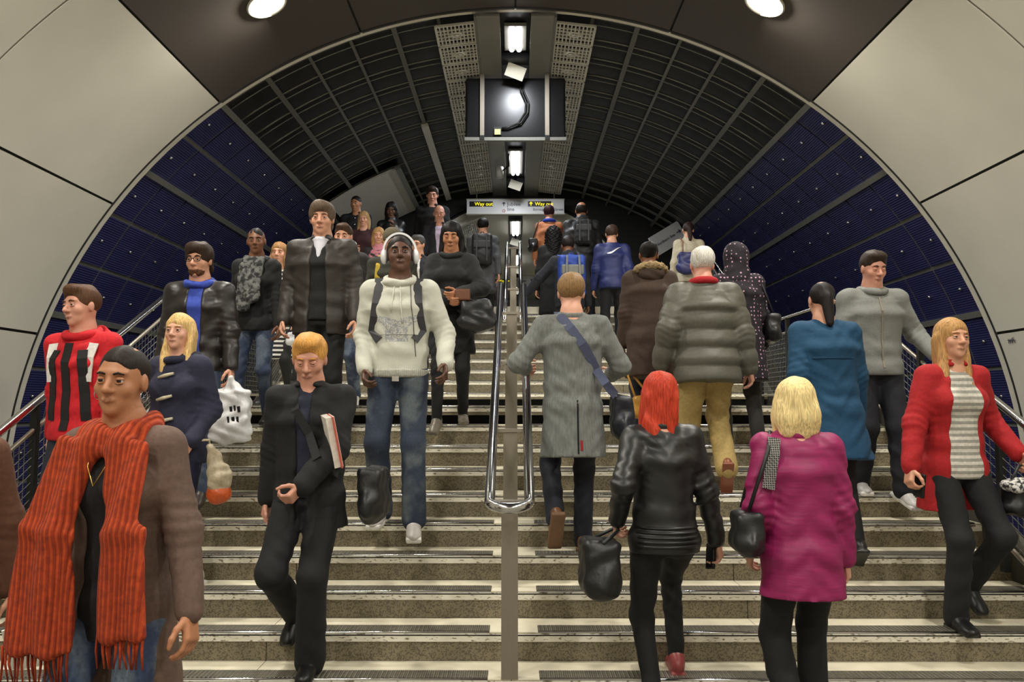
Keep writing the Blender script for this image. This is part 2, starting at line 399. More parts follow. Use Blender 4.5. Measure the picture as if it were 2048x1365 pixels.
# --- stair tunnel: blue panels on the flanks
BA = [36.6, 42.6, 48.6, 55.0, 61.6, 68.2, 74.8, 81.4, 88.0, 94.6]
knob = MB(); kp = [(0,0,-.004),(0,0,-.016),(0,0,-.026)]; knob.tube(kp, [.024,.020,.007], 10); k_me = knob.mesh('stud'); k_me.materials.append(m_chrome)
pm = {}
for side, nm in ((-1, 'wall_tunnel_left'), (1, 'wall_tunnel_right')):
    q = patch(RB+.06, rad(36.6 if side > 0 else -104), rad(104 if side > 0 else -36.6), YE-YR, .02, 30)
    W = q.build(nm, m_frame, None, (0, YR, ZC)); tag(W, kind='structure')
    for i in range(len(BA)-1):
        wd = round(BA[i+1]-BA[i], 1)
        if wd not in pm:
            pm[wd] = patch(RB+.035, rad(-wd/2), rad(wd/2), .69, .014, 3, .024).mesh('blue_panel'); pm[wd].materials.append(m_blue)
        for j in range(11):
            a = side*rad((BA[i]+BA[i+1])/2)
            p = link('blue_panel', pm[wd], None, W, (0, .10+.69*j, 0), (0, a, 0))
            link('stud', k_me, None, p, (0, .345, RB+.021))
    for ad in (48.6, 36.8, 68.2):
        q = MB(); a = side*rad(ad); R_ = RB+.012; c = (R_*math.sin(a), (YE-YR)/2, R_*math.cos(a))
        q.box(c, (.035, (YE-YR)/2, .014), rotm(0, 0, a)); q.build('frame_bar', m_frame, W)
# --- stair tunnel: black vault, ribs, purlins
q = patch(RB+.06, rad(-36.6), rad(36.6), YE-YR, .02, 40); V_ = q.build('ceiling_vault', m_black, None, (0, YR, ZC)); tag(V_, kind='structure')
for side in (-1, 1):
    r_me = MB(); A = np.linspace(rad(9.2), rad(36.4), 14)*side
    r_me.tube([((RB-.03)*math.sin(a), 0, (RB-.03)*math.cos(a)) for a in A], .014, 5); r_me = r_me.mesh('vault_rib'); r_me.materials.append(m_rib)
    t_me = MB(); t_me.tube([((RB+.02)*math.sin(a), 0, (RB+.02)*math.cos(a)) for a in A], .009, 4); t_me = t_me.mesh('vault_highlight'); t_me.materials.append(m_frame)  # thin tubes stand in for lines of reflected light between the ribs
    for j in range(15):
        link('vault_rib', r_me, None, V_, (0, .22+.52*j, 0)); link('vault_highlight', t_me, None, V_, (0, .22+.52*j+.26, 0))
    for ad, wd in ((9.2, .02), (14.6, .03), (19.9, .018), (25.1, .018), (30.6, .03)):
        q = MB(); a = side*rad(ad); R_ = RB-.05; q.box((R_*math.sin(a), (YE-YR)/2, R_*math.cos(a)), (wd, (YE-YR)/2, .022), rotm(0, 0, a)); q.build('purlin', m_rib, V_)
# vent grilles either side of the light strip
vt = MB(); vw, vl = .225, .24
for x in (-vw, vw): vt.box((x, 0, 0), (.014, vl, .012))
for y in (-vl, vl): vt.box((0, y, 0), (vw, .014, .012))
for i in range(1, 10): vt.box((-vw+2*vw*i/10, 0, 0), (.0085, vl, .008))
for y in (-.12, -.04, .04, .12): vt.box((0, y, 0), (vw, .010, .009))
vt.tube([(.06*math.cos(a), .06*math.sin(a), -.008) for a in np.linspace(0, 2*PI, 13)[:-1]], .012, 5, close=True)
vt.box((0, 0, -.006), (.10, .016, .008)); vt.tube([(0,0,-.004),(0,0,-.02)], .026, 8)
v_me = vt.mesh('vent_grille'); v_me.materials.append(m_vent)
ZS = 5.90       # soffit of the crown strip
for side in (-1, 1):
    for j in range(14): link('vent_grille', v_me, None, V_, (side*.70, .40+.525*j, ZS-ZC-.02), (0, side*rad(7), 0))
    q = MB(); q.box((side*.315, (YE-YR)/2, ZS-ZC+.02), (.135, (YE-YR)/2, .015)); q.build('soffit_panel', m_ceil, V_)
    q = MB(); q.box((side*.46, (YE-YR)/2, ZS-ZC+.01), (.014, (YE-YR)/2, .02)); q.build('soffit_edge', m_frame, V_)
q = MB(); q.box((0, (YE-YR)/2, ZS-ZC+.12), (.18, (YE-YR)/2, .012)); q.build('light_trough', m_black, V_)
for y in (9.95-YR, 11.5-YR, 13.0-YR, 15.6-YR):
    q = MB(); q.box((0, y, ZS-ZC+.06), (.17, .10, .04)); q.build('cable_box', m_blackm, V_)

# --- far end wall with the arch into the upper passage
RF, ZF = 2.45, 3.28
q = MB(); A = np.linspace(-PI/2-.12, PI/2+.12, 41); V = []
for a in A:
    V.append((RF*math.sin(a), YE, ZF+RF*math.cos(a)))
for a in A:
    b = a*1.15; V.append(((RB+.05)*math.sin(b), YE, ZC+(RB+.05)*math.cos(b)))
q.add(V, [(i, i+1, 41+i+1, 41+i) for i in range(40)]); tag(q.build('wall_far', m_blackm), kind='structure')
q = patch(RF+.02, rad(-97), rad(97), .16, .20, 48); o = q.build('trim_2', m_white, None, (0, YE-.06, ZF)); tag(o, kind='structure')
q = patch(RF+.10, rad(-97), rad(97), 15., .02, 40); P_ = q.build('ceiling_passage', m_black, None, (0, YE, ZF)); tag(P_, kind='structure')
for side in (-1, 1):
    for j in range(18):
        q = MB() if (side == -1 and j == 0) or (side == 1 and j == 0) else q
        if j == 0:
            q.tube([((RF+.05)*math.sin(a), 0, (RF+.05)*math.cos(a)) for a in np.linspace(rad(16), rad(80), 12)*side], .012, 4); rm = q.mesh('vault_rib'); rm.materials.append(m_rib)
        link('vault_rib', rm, None, P_, (0, .4+.8*j, 0))
        if j < 16: link('vent_grille', v_me, None, P_, (side*1.03, .6+.525*j, RF-.20), (0, side*rad(22), 0))
    q = MB(); q.box((side*.47, 7.5, RF-.06), (.31, 7.5, .015)); q.build('soffit_panel', m_edge, P_)
q = MB(); q.box((0, 31.4, 4.3), (2.7, .05, 1.6)); tag(q.build('wall_end', m_white), kind='structure')
# cream wall of the side passage opening on the left of the vault
q = patch(RB-.085, rad(-35.5), rad(-21.5), 2.9, .03, 8); q.build('opening_panel', m_white, V_, (0, 13.5-YR, 0))
q = MB(); a = rad(-21.5); q.box(((RB-.12)*math.sin(a), 13.5-YR+1.45, (RB-.12)*math.cos(a)), (.045, 1.5, .03), rotm(0, 0, a)); q.build('opening_jamb', m_frame, V_)
q = MB(); a = rad(-14.6); q.box(((RB-.10)*math.sin(a), 12.0-YR+2.2, (RB-.10)*math.cos(a)), (.055, 2.2, .03), rotm(0, 0, a)); q.build('heavy_purlin', m_vent, V_)

# --- lights of the place
def downlight(x, y, i):
    a = math.asin(x/RW); z = ZC+(RW-.005)*math.cos(a); t = empty('downlight', (x, y, z)); t.rotation_euler = (0, a, 0)
    tag(t, ('round recessed ceiling downlight on the %s side, over the %s' % ('left' if x < 0 else 'right', i)), 'light', 'concourse downlights')
    q = MB(); q.tube([(.19*math.cos(g), .19*math.sin(g), -.008) for g in np.linspace(0, 2*PI, 33)[:-1]], .016, 6, close=True); q.build('rim', m_edge, t)
    q = MB(); q.tube([(0,0,.0),(0,0,-.012)], .18, 24); q.build('lens', m_lamp, t)
    ld = bpy.data.lights.new('downlight_lamp', 'AREA'); ld.shape = 'DISK'; ld.size = .34; ld.energy = DOWNLIGHT_W; ld.color = WARM
    lo = bpy.data.objects.new('downlight_lamp', ld); COL.objects.link(lo); lo.parent = t; lo.location = (0, 0, -.03); lo.rotation_euler = (0, -a, 0)
for y, i in ((7.45, 'middle of the lower flight'), (4.78, 'foot of the stairs'), (2.1, 'concourse by the camera'), (-.55, 'concourse behind the camera'), (-3.2, 'back of the concourse')):
    for x in (-2.42, 2.42): downlight(x, y, i)
def tubelight(y, z, ln, i, power=TUBE_W):
    t = empty('fluorescent_fitting', (0, y, z)); tag(t, 'bright fluorescent ceiling fitting %s' % i, 'light', 'fluorescent fittings along the crown')
    q = MB(); q.box((0, 0, .035), (.13, ln/2+.05, .02)); q.build('tray', m_ceil, t)
    for x in (-.045, .045):
        q = MB(); q.tube([(x, -ln/2, 0), (x, ln/2, 0)], .03, 8); q.build('tube', m_tube, t)
    q = MB(); q.box((.0, ln/2+.42, -.10), (.125, .010, .085), rotm(.12, -.55, .30)); q.build('baffle', m_edge, t)
    q = MB(); q.tube([(.0, ln/2+.42, -.05), (0, ln/2+.42, .08)], .02, 6); q.build('baffle_stem', m_blackm, t)
    ld = bpy.data.lights.new('tube_lamp', 'AREA'); ld.shape = 'RECTANGLE'; ld.size = .2; ld.size_y = ln; ld.energy = power; ld.color = COOL
    lo = bpy.data.objects.new('tube_lamp', ld); COL.objects.link(lo); lo.parent = t; lo.location = (0, 0, -.045)
tubelight(9.35, 5.93, .55, 'just beyond the portal ring')
tubelight(11.55, 5.93, .8, 'hidden above the monitor housing')
tubelight(14.35, 5.93, 1.3, 'beside the ceiling camera')
tubelight(18.4, 5.62, 1.3, 'just behind the hanging sign')
tubelight(22.5, 5.62, 1.3, 'deep in the upper passage')
tubelight(27.0, 5.62, 1.3, 'at the end of the upper passage')
# cctv camera
t = empty('ceiling_camera', (-.12, 13.6, 5.88)); tag(t, 'small grey ceiling camera on an arm beside the second light', 'camera')
MB().tube([(0,0,0),(0,0,-.22),(-.10,0,-.30)], .018, 6).build('arm', m_blackm, t); MB().tube([(-.16,.0,-.42),(-.16,0,-.24)], .07, 10).build('housing', m_vent, t)

# --- monitor housing seen from behind
t = empty('monitor_housing', (0.0, 10.35, 5.0)); tag(t, 'black back of a hanging monitor housing with a cable, under the crown lights', 'monitor')
q = SDF(); q.box((0,0,.43), (.655,.05,.41), .01); q.build('back_panel', .02, mat('black_gloss_sheet', (34,34,36), rough=.28, metal=.5, var=.06, scale=3), t)
q = MB(); q.box((0, -.075, 0.005), (.67, .03, .022)); q.build('bottom_lip', m_frame, t)
for x in (-.44, .42):
    q = MB(); q.box((x, -.078, .46), (.028, .018, .45)); o = q.build('bracket', m_steel, t)
    q = MB(); q.box((x, -.085, .02), (.03, .03, .03)); q.build('bracket_foot', m_blackm, o)
    q = MB(); q.tube([(x, 0, .84), (x, 0, .90)], .018, 6); q.build('hanger', m_frame, t)
for dx in (0, .035):
    q = MB(); q.tube([(.06+dx, -.075, .83), (.07+dx, -.10, .66), (.14+dx, -.105, .50), (.13+dx, -.105, .36), (.04+dx, -.10, .22), (-.10, -.095, .155+dx*.2), (-.21, -.08, .15)], .013, 6); q.build('cable', m_blackm, t)
q = MB(); q.box((-.235, -.075, .115), (.05, .02, .055)); o = q.build('junction_box', m_blackm, t)
q = MB(); q.box((-.235, -.098, .10), (.038, .004, .036)); q.build('yellow_tag', mat('tag_yellow', (232,222,130), rough=.5), o)

# --- signs
m_sign = mat('sign_face', (226,226,228), rough=.35, var=.03); m_sb = mat('sign_black', (14,14,14), rough=.4)
m_yel = mat('sign_yellow', (250,232,40), emit=1.4); m_ink = mat('sign_ink', (40,44,70), rough=.6)
def text(s, size, loc, m, parent, rot=(PI/2,0,0), align='LEFT', name='lettering', bold=.0):
    c = bpy.data.curves.new(name, 'FONT'); c.body = s; c.size = size; c.align_x = align; c.extrude = .002; c.offset = bold
    o = bpy.data.objects.new(name, c); COL.objects.link(o); o.data.materials.append(m)
    dg = bpy.context.evaluated_depsgraph_get(); me = bpy.data.meshes.new_from_object(o.evaluated_get(dg)); bpy.data.objects.remove(o)
    if not me.materials: me.materials.append(m)
    r = link(name, me, None, parent, loc, rot); return r
def arrow(parent, x, z, h, m, y=-.055):
    q = MB(); q.box((x, y, z), (h*.09, .003, h*.42)); q.box((x-h*.16, y, z+h*.26), (h*.26, .003, h*.085), rotm(0,0,-.8)); q.box((x+h*.16, y, z+h*.26), (h*.26, .003, h*.085), rotm(0,0,.8)); q.build('arrow', m, parent)
def station_sign(loc, sc, label):
    t = empty('hanging_sign', loc); t.scale = (sc,)*3; tag(t, label, 'sign')
    q = MB(); q.box((0, 0, .15), (1.0, .05, .15)); q.build('sign_box', m_sign, t)
    q = MB(); q.box((0, 0, -.005), (1.01, .06, .008)); q.box((0, 0, .305), (1.01, .06, .008)); q.build('sign_rail', m_vent, t)
    for x0, s in ((-.94, 'Way out'), (.26, 'Way out')):
        q = MB(); q.box((x0+.235, -.052, .205), (.24, .003, .055)); o = q.build('display', m_sb, t)
        text(s, .105, (x0+.10+(.04 if x0 > 0 else -.0), -.057, .17), m_yel, t)
    arrow(t, .32, .205, .085, m_yel, -.057)
    arrow(t, -.24, .20, .09, m_ink); text('Jubilee', .105, (-.17, -.053, .165), m_ink, t); text('line', .105, (-.17, -.053, .06), m_ink, t)
    q = MB(); q.tube([(-.24+.028*math.cos(a), -.054, .06+.028*math.sin(a)) for a in np.linspace(0, 2*PI, 17)[:-1]], .006, 5, close=True); q.build('roundel', mat('roundel_red', (205,120,120), rough=.6), t)
    text('Borough High Street', .075, (.36, -.053, .065), m_ink, t)
    for x in (-.8, .8): MB().tube([(x, 0, .3), (x, 0, .9)], .015, 6).build('hanger', m_frame, t)
    return t
station_sign((0.0, 16.15, 5.42), 1.0, 'wide white hanging direction sign with yellow Way out displays under the far arch')
station_sign((.25, 25.5, 5.30), .95, 'distant white hanging sign deep inside the upper passage')
t = empty('platform_sign', (3.02, 15.6, 3.0)); tag(t, 'tilted white Northern line sign on a dark post at the right', 'sign')
q = MB(); RS_ = rotm(.25, 0, -.55); SO = A3_(0, 0, 1.80)+RS_@A3_(-.31, -.034, -.03); q.box((0, 0, 1.80), (.36, .03, .20), RS_); q.build('sign_box', m_sign, t)
text('Northern line', .084, SO, m_ink, t, (PI/2, -.55, .25))
q = MB(); q.box((.57, .035, 0), (.05, .008, .002)); q.box((.602, .05, 0), (.028, .008, .002), rotm(-.8)); q.box((.602, .02, 0), (.028, .008, .002), rotm(.8)); q.build('arrow', m_ink, t, SO, (PI/2, -.55, .25))
MB().tube([(-.28, 0, 0), (-.28, 0, 1.62)], .05, 8).build('post', mat('post_blue', (44,50,78), rough=.5), t)

# --- central twin handrail, lower and upper
def arcpts(c, r, a0, a1, n, z): return [(c[0]+r*math.cos(a), c[1]+r*math.sin(a), z) for a in np.linspace(a0, a1, n)]
def central(y0, z0, y1, z1, loop, label, posts, xc=-.03):
    t = empty('central_handrail', (xc, y0, z0)); tag(t, label, 'handrail')
    sl = (z1-z0)/(y1-y0); h = .90; w_ = .10; pts = []
    L_ = [(-w_, y1-y0, z1-z0+h)]+[(-w_, .10, .10*sl+h)]
    if loop:
        U = [(-w_*math.cos(g), .02-.09*math.sin(g), h+.02-.02*math.sin(g)) for g in np.linspace(0, PI, 11)]
        path = L_+U+[(w_, .10, .10*sl+h), (w_, y1-y0, z1-z0+h)]
        MB().tube(path, .0265, 12).build('rail', m_chrome, t)
    else:
        for x in (-w_, w_): MB().tube([(x, 0, h), (x, y1-y0, z1-z0+h), (x, y1-y0+.25, z1-z0+h+.03)], .0265, 10).build('rail', m_chrome, t)
    for i, yp in enumerate(posts):
        k_ = yp-y0; zt = k_*sl+h-.055
        gz = ground_z(yp+.02)-z0
        q = MB(); q.box((0, k_, (gz+zt)/2), (.042, .022, (zt-gz)/2)); p = q.build('post', m_steel, t)
        q = MB(); q.box((0, k_, zt+.012), (.125, .035, .010)); q.build('cross_plate', m_steel, p)
    return t
def ground_z(y):
    if y < D0: return 0.
    if y < nose(9): return RS*(int((y-D0)/G_+1e-6)+1)
    if y < D1: return 1.5
    return min(3.0, 1.65+RS*int((y-D1)/G_+1e-6))
central(4.0, .11, 6.95, 1.66, True, 'polished twin handrail on posts down the middle of the lower flight', (4.10, 4.75, 5.60, 6.45))
central(9.35, 1.60, 12.25, 3.12, False, 'polished twin handrail up the middle of the upper flight', (9.60, 10.45, 11.30, 12.14))
# --- side balustrades with mesh panels
def balustrade(side, label):
    x = side*2.90; t = empty('side_balustrade', (x, D0, 0)); tag(t, label, 'balustrade')
    P = [(nose(0)-.5, .15), (nose(0)-.15, .15), (nose(9)-.02, 1.5+.02), (D1-.1, 1.5+.02), (unose(9), 3.0+.02), (unose(9)+.5, 3.02)]
    for h, r, m, nm in ((.92, .024, m_chrome, 'handrail'), (.76, .014, m_steel, 'lower_rail'), (.10, .014, m_steel, 'bottom_rail')):
        MB().tube([(0, y-D0, z+h) for y, z in P[1:]] if h < .9 else [(0, P[0][0]-D0, .15+.70), (0, P[0][0]-D0+.05, .15+.9)]+[(0, y-D0, z+h) for y, z in P[1:]], r, 8).build(nm, m, t)
    segs = []
    for (ya, za), (yb, zb) in zip(P[1:-1], P[2:]):
        n_ = max(1, round((yb-ya)/.86))
        for i in range(n_): segs.append((ya+(yb-ya)*i/n_, za+(zb-za)*i/n_, ya+(yb-ya)*(i+1)/n_, za+(zb-za)*(i+1)/n_))
    cache = {}
    for ya, za, yb, zb in segs:
        q = MB(); q.box((0, ya-D0, za+.42), (.02, .02, .50)); q.build('post', m_blackm, t)
        key = (round(yb-ya, 3), round(zb-za, 3))
        if key not in cache:
            q = MB(); L_ = yb-ya; dz = zb-za
            for i in range(1, int(L_/.05)):
                y = i*.05; q.tube([(0, y, .10+dz*y/L_), (0, y, .76+dz*y/L_)], .0028, 3, caps=False)
            for i in range(1, 14): q.tube([(0, 0, .10+i*.05), (0, L_, .10+i*.05+dz)], .0028, 3, caps=False)
            me = q.mesh('mesh_panel'); me.materials.append(m_frame); cache[key] = me
        link('mesh_panel', cache[key], None, t, (0, ya-D0, za))
balustrade(-1, 'steel side balustrade with wire mesh along the left edge of the stairs')
balustrade(1, 'steel side balustrade with wire mesh along the right edge of the stairs')
# scribble on the right cream panel
q = MB(); a = rad(71.5); R_ = RW-.006
for s_ in ([(0,.03),(.03,.03),(.01,-.03)], [(.04,.02),(.05,-.03),(.07,0),(.05,.02)], [(.08,.02),(.085,-.03),(.10,.02),(.115,-.03)], [(-.01,.0),(.12,.005)]):
    q.tube([(0+.0, u, v) for u, v in s_], .003, 4)
tag(q.build('graffiti_scribble', m_ink, None, (R_*math.sin(a)-.002, 8.35, ZC+R_*math.cos(a)), (0, a-PI/2, 0)), 'small dark pen scribble on the right cream wall panel', 'graffiti')
# ================================================================== PEOPLE
def A3(*v): return np.array(v, float)
def ik(a, b, l1, l2, pole):
    d = b-a; L = np.linalg.norm(d); mx = (l1+l2)*.995
    if L > mx: b = a+d*mx/L; d = b-a; L = mx
    u = d/L; c = (l1*l1-l2*l2+L*L)/(2*L); h = math.sqrt(max(l1*l1-c*c, 0)); p = np.array(pole, float); p = p-u*(p@u); p = nrm(p)
    return a+u*c+p*h, b
SKIN = {'pale': (214,160,136), 'fair': (205,150,122), 'tan': (176,120,86), 'brown': (122,78,54), 'dark': (92,60,44), 'ruddy': (204,146,124)}
m_eye = mat('eye_white', (196,188,178), rough=.25, var=.03); m_iris = mat('eye_dark', (36,26,20), rough=.15)
def hair_mat(c): return mat('hair_%d_%d_%d' % c, c, rough=.55, spec=.22, var=.4, scale=30, bump=.45, stretch=(6,6,.45))
def cloth(nm, c, **k):
    k.setdefault('rough', .85); k.setdefault('var', .14); k.setdefault('scale', 60); k.setdefault('bump', .35); return mat(nm, c, **k)

POSE = dict(
 down1=dict(feet=((.10,.0,0,0),(-.10,.20,-.09,18)), hands=((.27,.10,.86),(-.27,-.08,.84)), drop=.02, lean=.02),
 down2=dict(feet=((.10,.20,-.09,18),(-.10,.0,0,0)), hands=((.27,-.08,.84),(-.27,.10,.86)), drop=.02, lean=.02),
 up1=dict(feet=((.10,.06,.0,0),(-.10,-.24,-.06,38)), hands=((.27,-.06,.84),(-.27,.12,.87)), drop=.02, lean=.09),
 up2=dict(feet=((.10,-.24,-.06,38),(-.10,.06,.0,0)), hands=((.27,.12,.87),(-.27,-.06,.84)), drop=.02, lean=.09),
 walk1=dict(feet=((.09,.18,.0,0),(-.09,-.18,.0,30)), hands=((.26,-.10,.84),(-.26,.14,.87)), drop=.03, lean=.03),
 walk2=dict(feet=((.09,-.18,.0,30),(-.09,.18,.0,0)), hands=((.26,.14,.87),(-.26,-.10,.84)), drop=.03, lean=.03))

def person(x, y, z, H, face, label, pose='down1', yaw=0., fem=False, bulk=1., skin='fair', hair=('short', (60,44,32)), head=(0,0,0), hs=1.,
           feet=None, hands=None, lean=None, drop=None, curl=(.35,.35), top=None, inner=None, legs=None, shoes=((30,30,30),), skirt=None, brow=None, q=1.0, eyes=True, pole=None):
    ps = POSE[pose]; feet = feet or ps['feet']; hands = hands or ps['hands']; lean = ps['lean'] if lean is None else lean; drop = ps['drop'] if drop is None else drop
    s = (H+drop)/1.75; rz = (PI if face == 'F' else 0)+rad(yaw)
    root = empty('person', (x, y, z), rz); tag(root, label, 'person')
    hc, hb = (.95 if fem else 1.), bulk
    S3 = A3(0, math.sin(lean), math.cos(lean)); V3 = A3(0, math.cos(lean), -math.sin(lean)); U3 = A3(1,0,0)
    ym = (feet[0][1]+feet[1][1])*.35*s
    pel = A3(0, ym, .93*s-drop)
    def P(h, dx=0., dy=0.): return pel+S3*((h-.93)*s)+U3*dx*s+V3*dy*s
    vx = .0105*q; fine = .0052*max(1, q*.9)
    C = dict(root=root, s=s, P=P, loc=A3(x, y, z), rz=rz, label=label)
    # ---- joints
    sw = (.148 if fem else .172)*(.5+.5*hb)
    sh = [P(1.412, sw), P(1.412, -sw)]
    el, wr = [], []
    for i in (0, 1):
        sg = 1 if i == 0 else -1; hx, hy, hz = hands[i]
        pl = (pole[i] if pole and pole[i] else (sg*.28, -1, -.15)); hx = hx*((.92 if not fem else .86) if abs(hx) < .285 else 1.); tg = A3(hx*s, hy*s+ym, hz*s-drop)
        e, w_ = ik(sh[i], tg, .285*s, .255*s, pl); el.append(e); wr.append(w_)
    hip = [P(.90, .088), P(.90, -.088)]; kn, an, ft = [], [], []
    for i in (0, 1):
        fx, fy, fz, pt = feet[i]; sg = 1 if i == 0 else -1; R = rotm(-sg*.12, rad(pt)); b = A3(fx*s, fy*s, fz*s)+rotm(-sg*.12)@A3(0,.10*s,0)
        a = b+R@A3(0,-.10*s,.085*s); k_, a2 = ik(hip[i], a, .425*s, .415*s, (sg*.08, 1, 0)); kn.append(k_); an.append(a2); ft.append((a2, R))
    C.update(sh=sh, el=el, wr=wr, kn=kn, an=an, hip=hip)
    # ---- head
    hy_, hp_, hr_ = [rad(v) for v in head]; RH = rotm(hy_, hp_+lean*.4, hr_); h_ = s*hs*(.97 if fem else 1.); nb = P(1.50)
    hcn = P(1.75)-S3*.122*h_+V3*.02*s+A3(0, math.sin(hp_)*.03*s, 0)
    def T(p): return hcn+RH@(A3(*p)*h_)
    def E(d, c, r, k=.02, op='u'): d.ell(T(c), A3(*r)*h_, RH, k*h_, op)
    def K(d, a, b, ra, rb, k=.02, op='u'): d.cone(T(a), T(b), ra*h_, rb*h_, k*h_, op)
    C.update(T=T, RH=RH, h=h_, hc=hcn)
    D = SDF(); jw = .92 if fem else 1.
    E(D, (0,-.014,.036), (.075,.095,.086)); E(D, (0,.022,-.02), (.064*jw+.002,.070,.085), .03); E(D, (0,.034,-.078), (.046*jw,.047,.034), .03)
    E(D, (0,.070,-.098), (.019,.015,.016), .02); E(D, (0,.074,.031), (.050,.017,.011), .015)
    for g in (-1, 1):
        E(D, (g*.031,.099,.008), (.018,.016,.0115), .014, 's'); E(D, (g*.040,.058,-.025), (.022,.022,.022), .02)
        E(D, (g*.077,-.004,-.004), (.010,.018,.031), .008); E(D, (g*.0125,.096,-.031), (.0085,.010,.008), .008)
    K(D, (0,.086,.014), (0,.110,-.026), .0075, .0125, .012); E(D, (0,.089,-.060), (.023,.010,.0095), .008); E(D, (0,.098,-.060), (.022,.006,.0012), .003, 's')
    D.cone(T((0,-.022,-.05)), nb, .048*h_*(.86 if fem else 1.06), .054*s*(.85 if fem else 1.05), .03*s); D.cone(nb, P(1.40), .07*s, .09*s, .03)
    Vh, Qh = D.net(fine)
    # ---- hands
    VV, QQ, off = [Vh], [Qh], len(Vh)
    for i in (0, 1):
        if curl[i] is None: continue
        sg = 1 if i == 0 else -1; d = nrm(wr[i]-el[i]); n = A3(-sg,0,0)-d*(A3(-sg,0,0)@d); n = nrm(n); l = np.cross(n, d); l = l if l[1] > 0 else -l
        hd = SDF(); R = np.stack([l, n, d], 1); c = curl[i]; w0 = wr[i]; u = s*.95
        hd.cone(w0-d*.06*u, w0+d*.015*u, .027*u, .025*u, .015); hd.box(w0+d*.058*u, A3(.028,.004,.034)*u, .011*u, R, .015)
        for j, (o, ln) in enumerate(((.029,.074),(.010,.082),(-.010,.076),(-.028,.060))):
            b = w0+d*.094*u+l*o*u; an_ = .15+c*1.15; p = b
            for t_, fr in enumerate((.45,.32,.26)):
                g = an_*(1+t_*.8); dd = d*math.cos(g)+n*math.sin(g)+l*o*.8; q_ = p+nrm(dd)*ln*fr*u; hd.cone(p, q_, (.0092-.0008*t_)*u, (.0086-.0008*t_)*u, .005); p = q_
        b = w0+d*.028*u+l*.026*u; p = b
        for t_, fr in enumerate((.045,.034,.028)):
            dd = d*(.75+.1*t_)+l*(.75-.4*t_)+n*(.25+.5*c); q_ = p+nrm(dd)*fr*u; hd.cone(p, q_, (.0125-.0015*t_)*u, (.011-.0015*t_)*u, .007); p = q_
        a, b = hd.net(fine); VV.append(a); QQ.append(b+off); off += len(a)
    # ---- core of the body (under the clothes)
    B = SDF(); ths = .0
    B.ecap(P(.90), P(1.02), (.145*s*hb,.095*s*hb), (.125*s*hb,.085*s*hb), U3, V3); B.ecap(P(1.02), P(1.34), (.12*s*hb,.08*s*hb), (.145*s*hb,.095*s*hb), U3, V3); B.ecap(P(1.34), P(1.44), (.14*s,.075*s), (.07*s,.05*s), U3, V3)
    for i in (0, 1):
        B.cone(P(1.39, .05*(1-2*i)), sh[i], .045*s, .04*s, .03); B.cone(sh[i], el[i], .043*s, .035*s); B.cone(el[i], wr[i], .036*s, .024*s)
        B.cone(hip[i], kn[i], .072*s, .048*s, .03); B.cone(kn[i], an[i], .048*s, .032*s)
    a, b = B.net(.019*max(1, q)); VV.append(a); QQ.append(b+off)
    body = link('body', mesh_np('body', np.concatenate(VV), np.concatenate(QQ)), mat('skin_'+skin, SKIN[skin], rough=.5, var=.06, scale=12), root)
    # ---- face details
    if eyes and face == 'F':
        for g in (-1, 1):
            me = bpy.data.meshes.new('eye'); bm = bmesh.new(); bmesh.ops.create_uvsphere(bm, u_segments=14, v_segments=10, radius=.0122*h_)
            me.materials.append(m_eye); me.materials.append(m_iris); fw = Vector((RH@A3(-g*.03,1,-.10)).tolist()).normalized()
            for f_ in bm.faces: f_.smooth = True; f_.material_index = 1 if f_.calc_center_median().normalized().dot(fw) > .78 else 0
            bm.to_mesh(me); bm.free(); link('eye', me, None, root, T((g*.031,.0795,.006)))
            MB().tube([T((g*.014,.0905,.026)), T((g*.030,.0935,.031)), T((g*.047,.083,.026))], [.0036*h_,.0046*h_,.0022*h_], 6).build('eyebrow', hair_mat(brow or hair[1] or (50,38,30)), root)
            lid = SDF(); lid.ell(T((g*.031,.0795,.006)), A3(.0150,.0142,.0142)*h_, RH, .001); lid.cut(T((g*.031,.0795,.0070 if head[1] < 12 else .0015)), RH@A3(0,.10,-1)); lid.build('eyelid', .0028, mat('skin_'+skin, SKIN[skin]), root)
            MB().tube([T((g*.017,.086,-.002)), T((g*.031,.0915,-.0045)), T((g*.045,.082,-.001))], .0026*h_, 6).build('lower_lid', mat('skin_'+skin, SKIN[skin]), root)
        lc = tuple(int(v*(.82 if k else .86)) for k, v in enumerate(SKIN[skin])); L_ = SDF()
        for zz, rr in ((-.0555, .0048), (-.0645, .0058)):
            for g in (-1, 1): K(L_, (0,.0965,zz), (g*.020,.0875,-.060), rr, .0022, .004)
        L_.build('lips', .003, mat('lips_'+skin, lc, rough=.4, var=.05), root)
    # ---- hair
    st_, hcol = hair
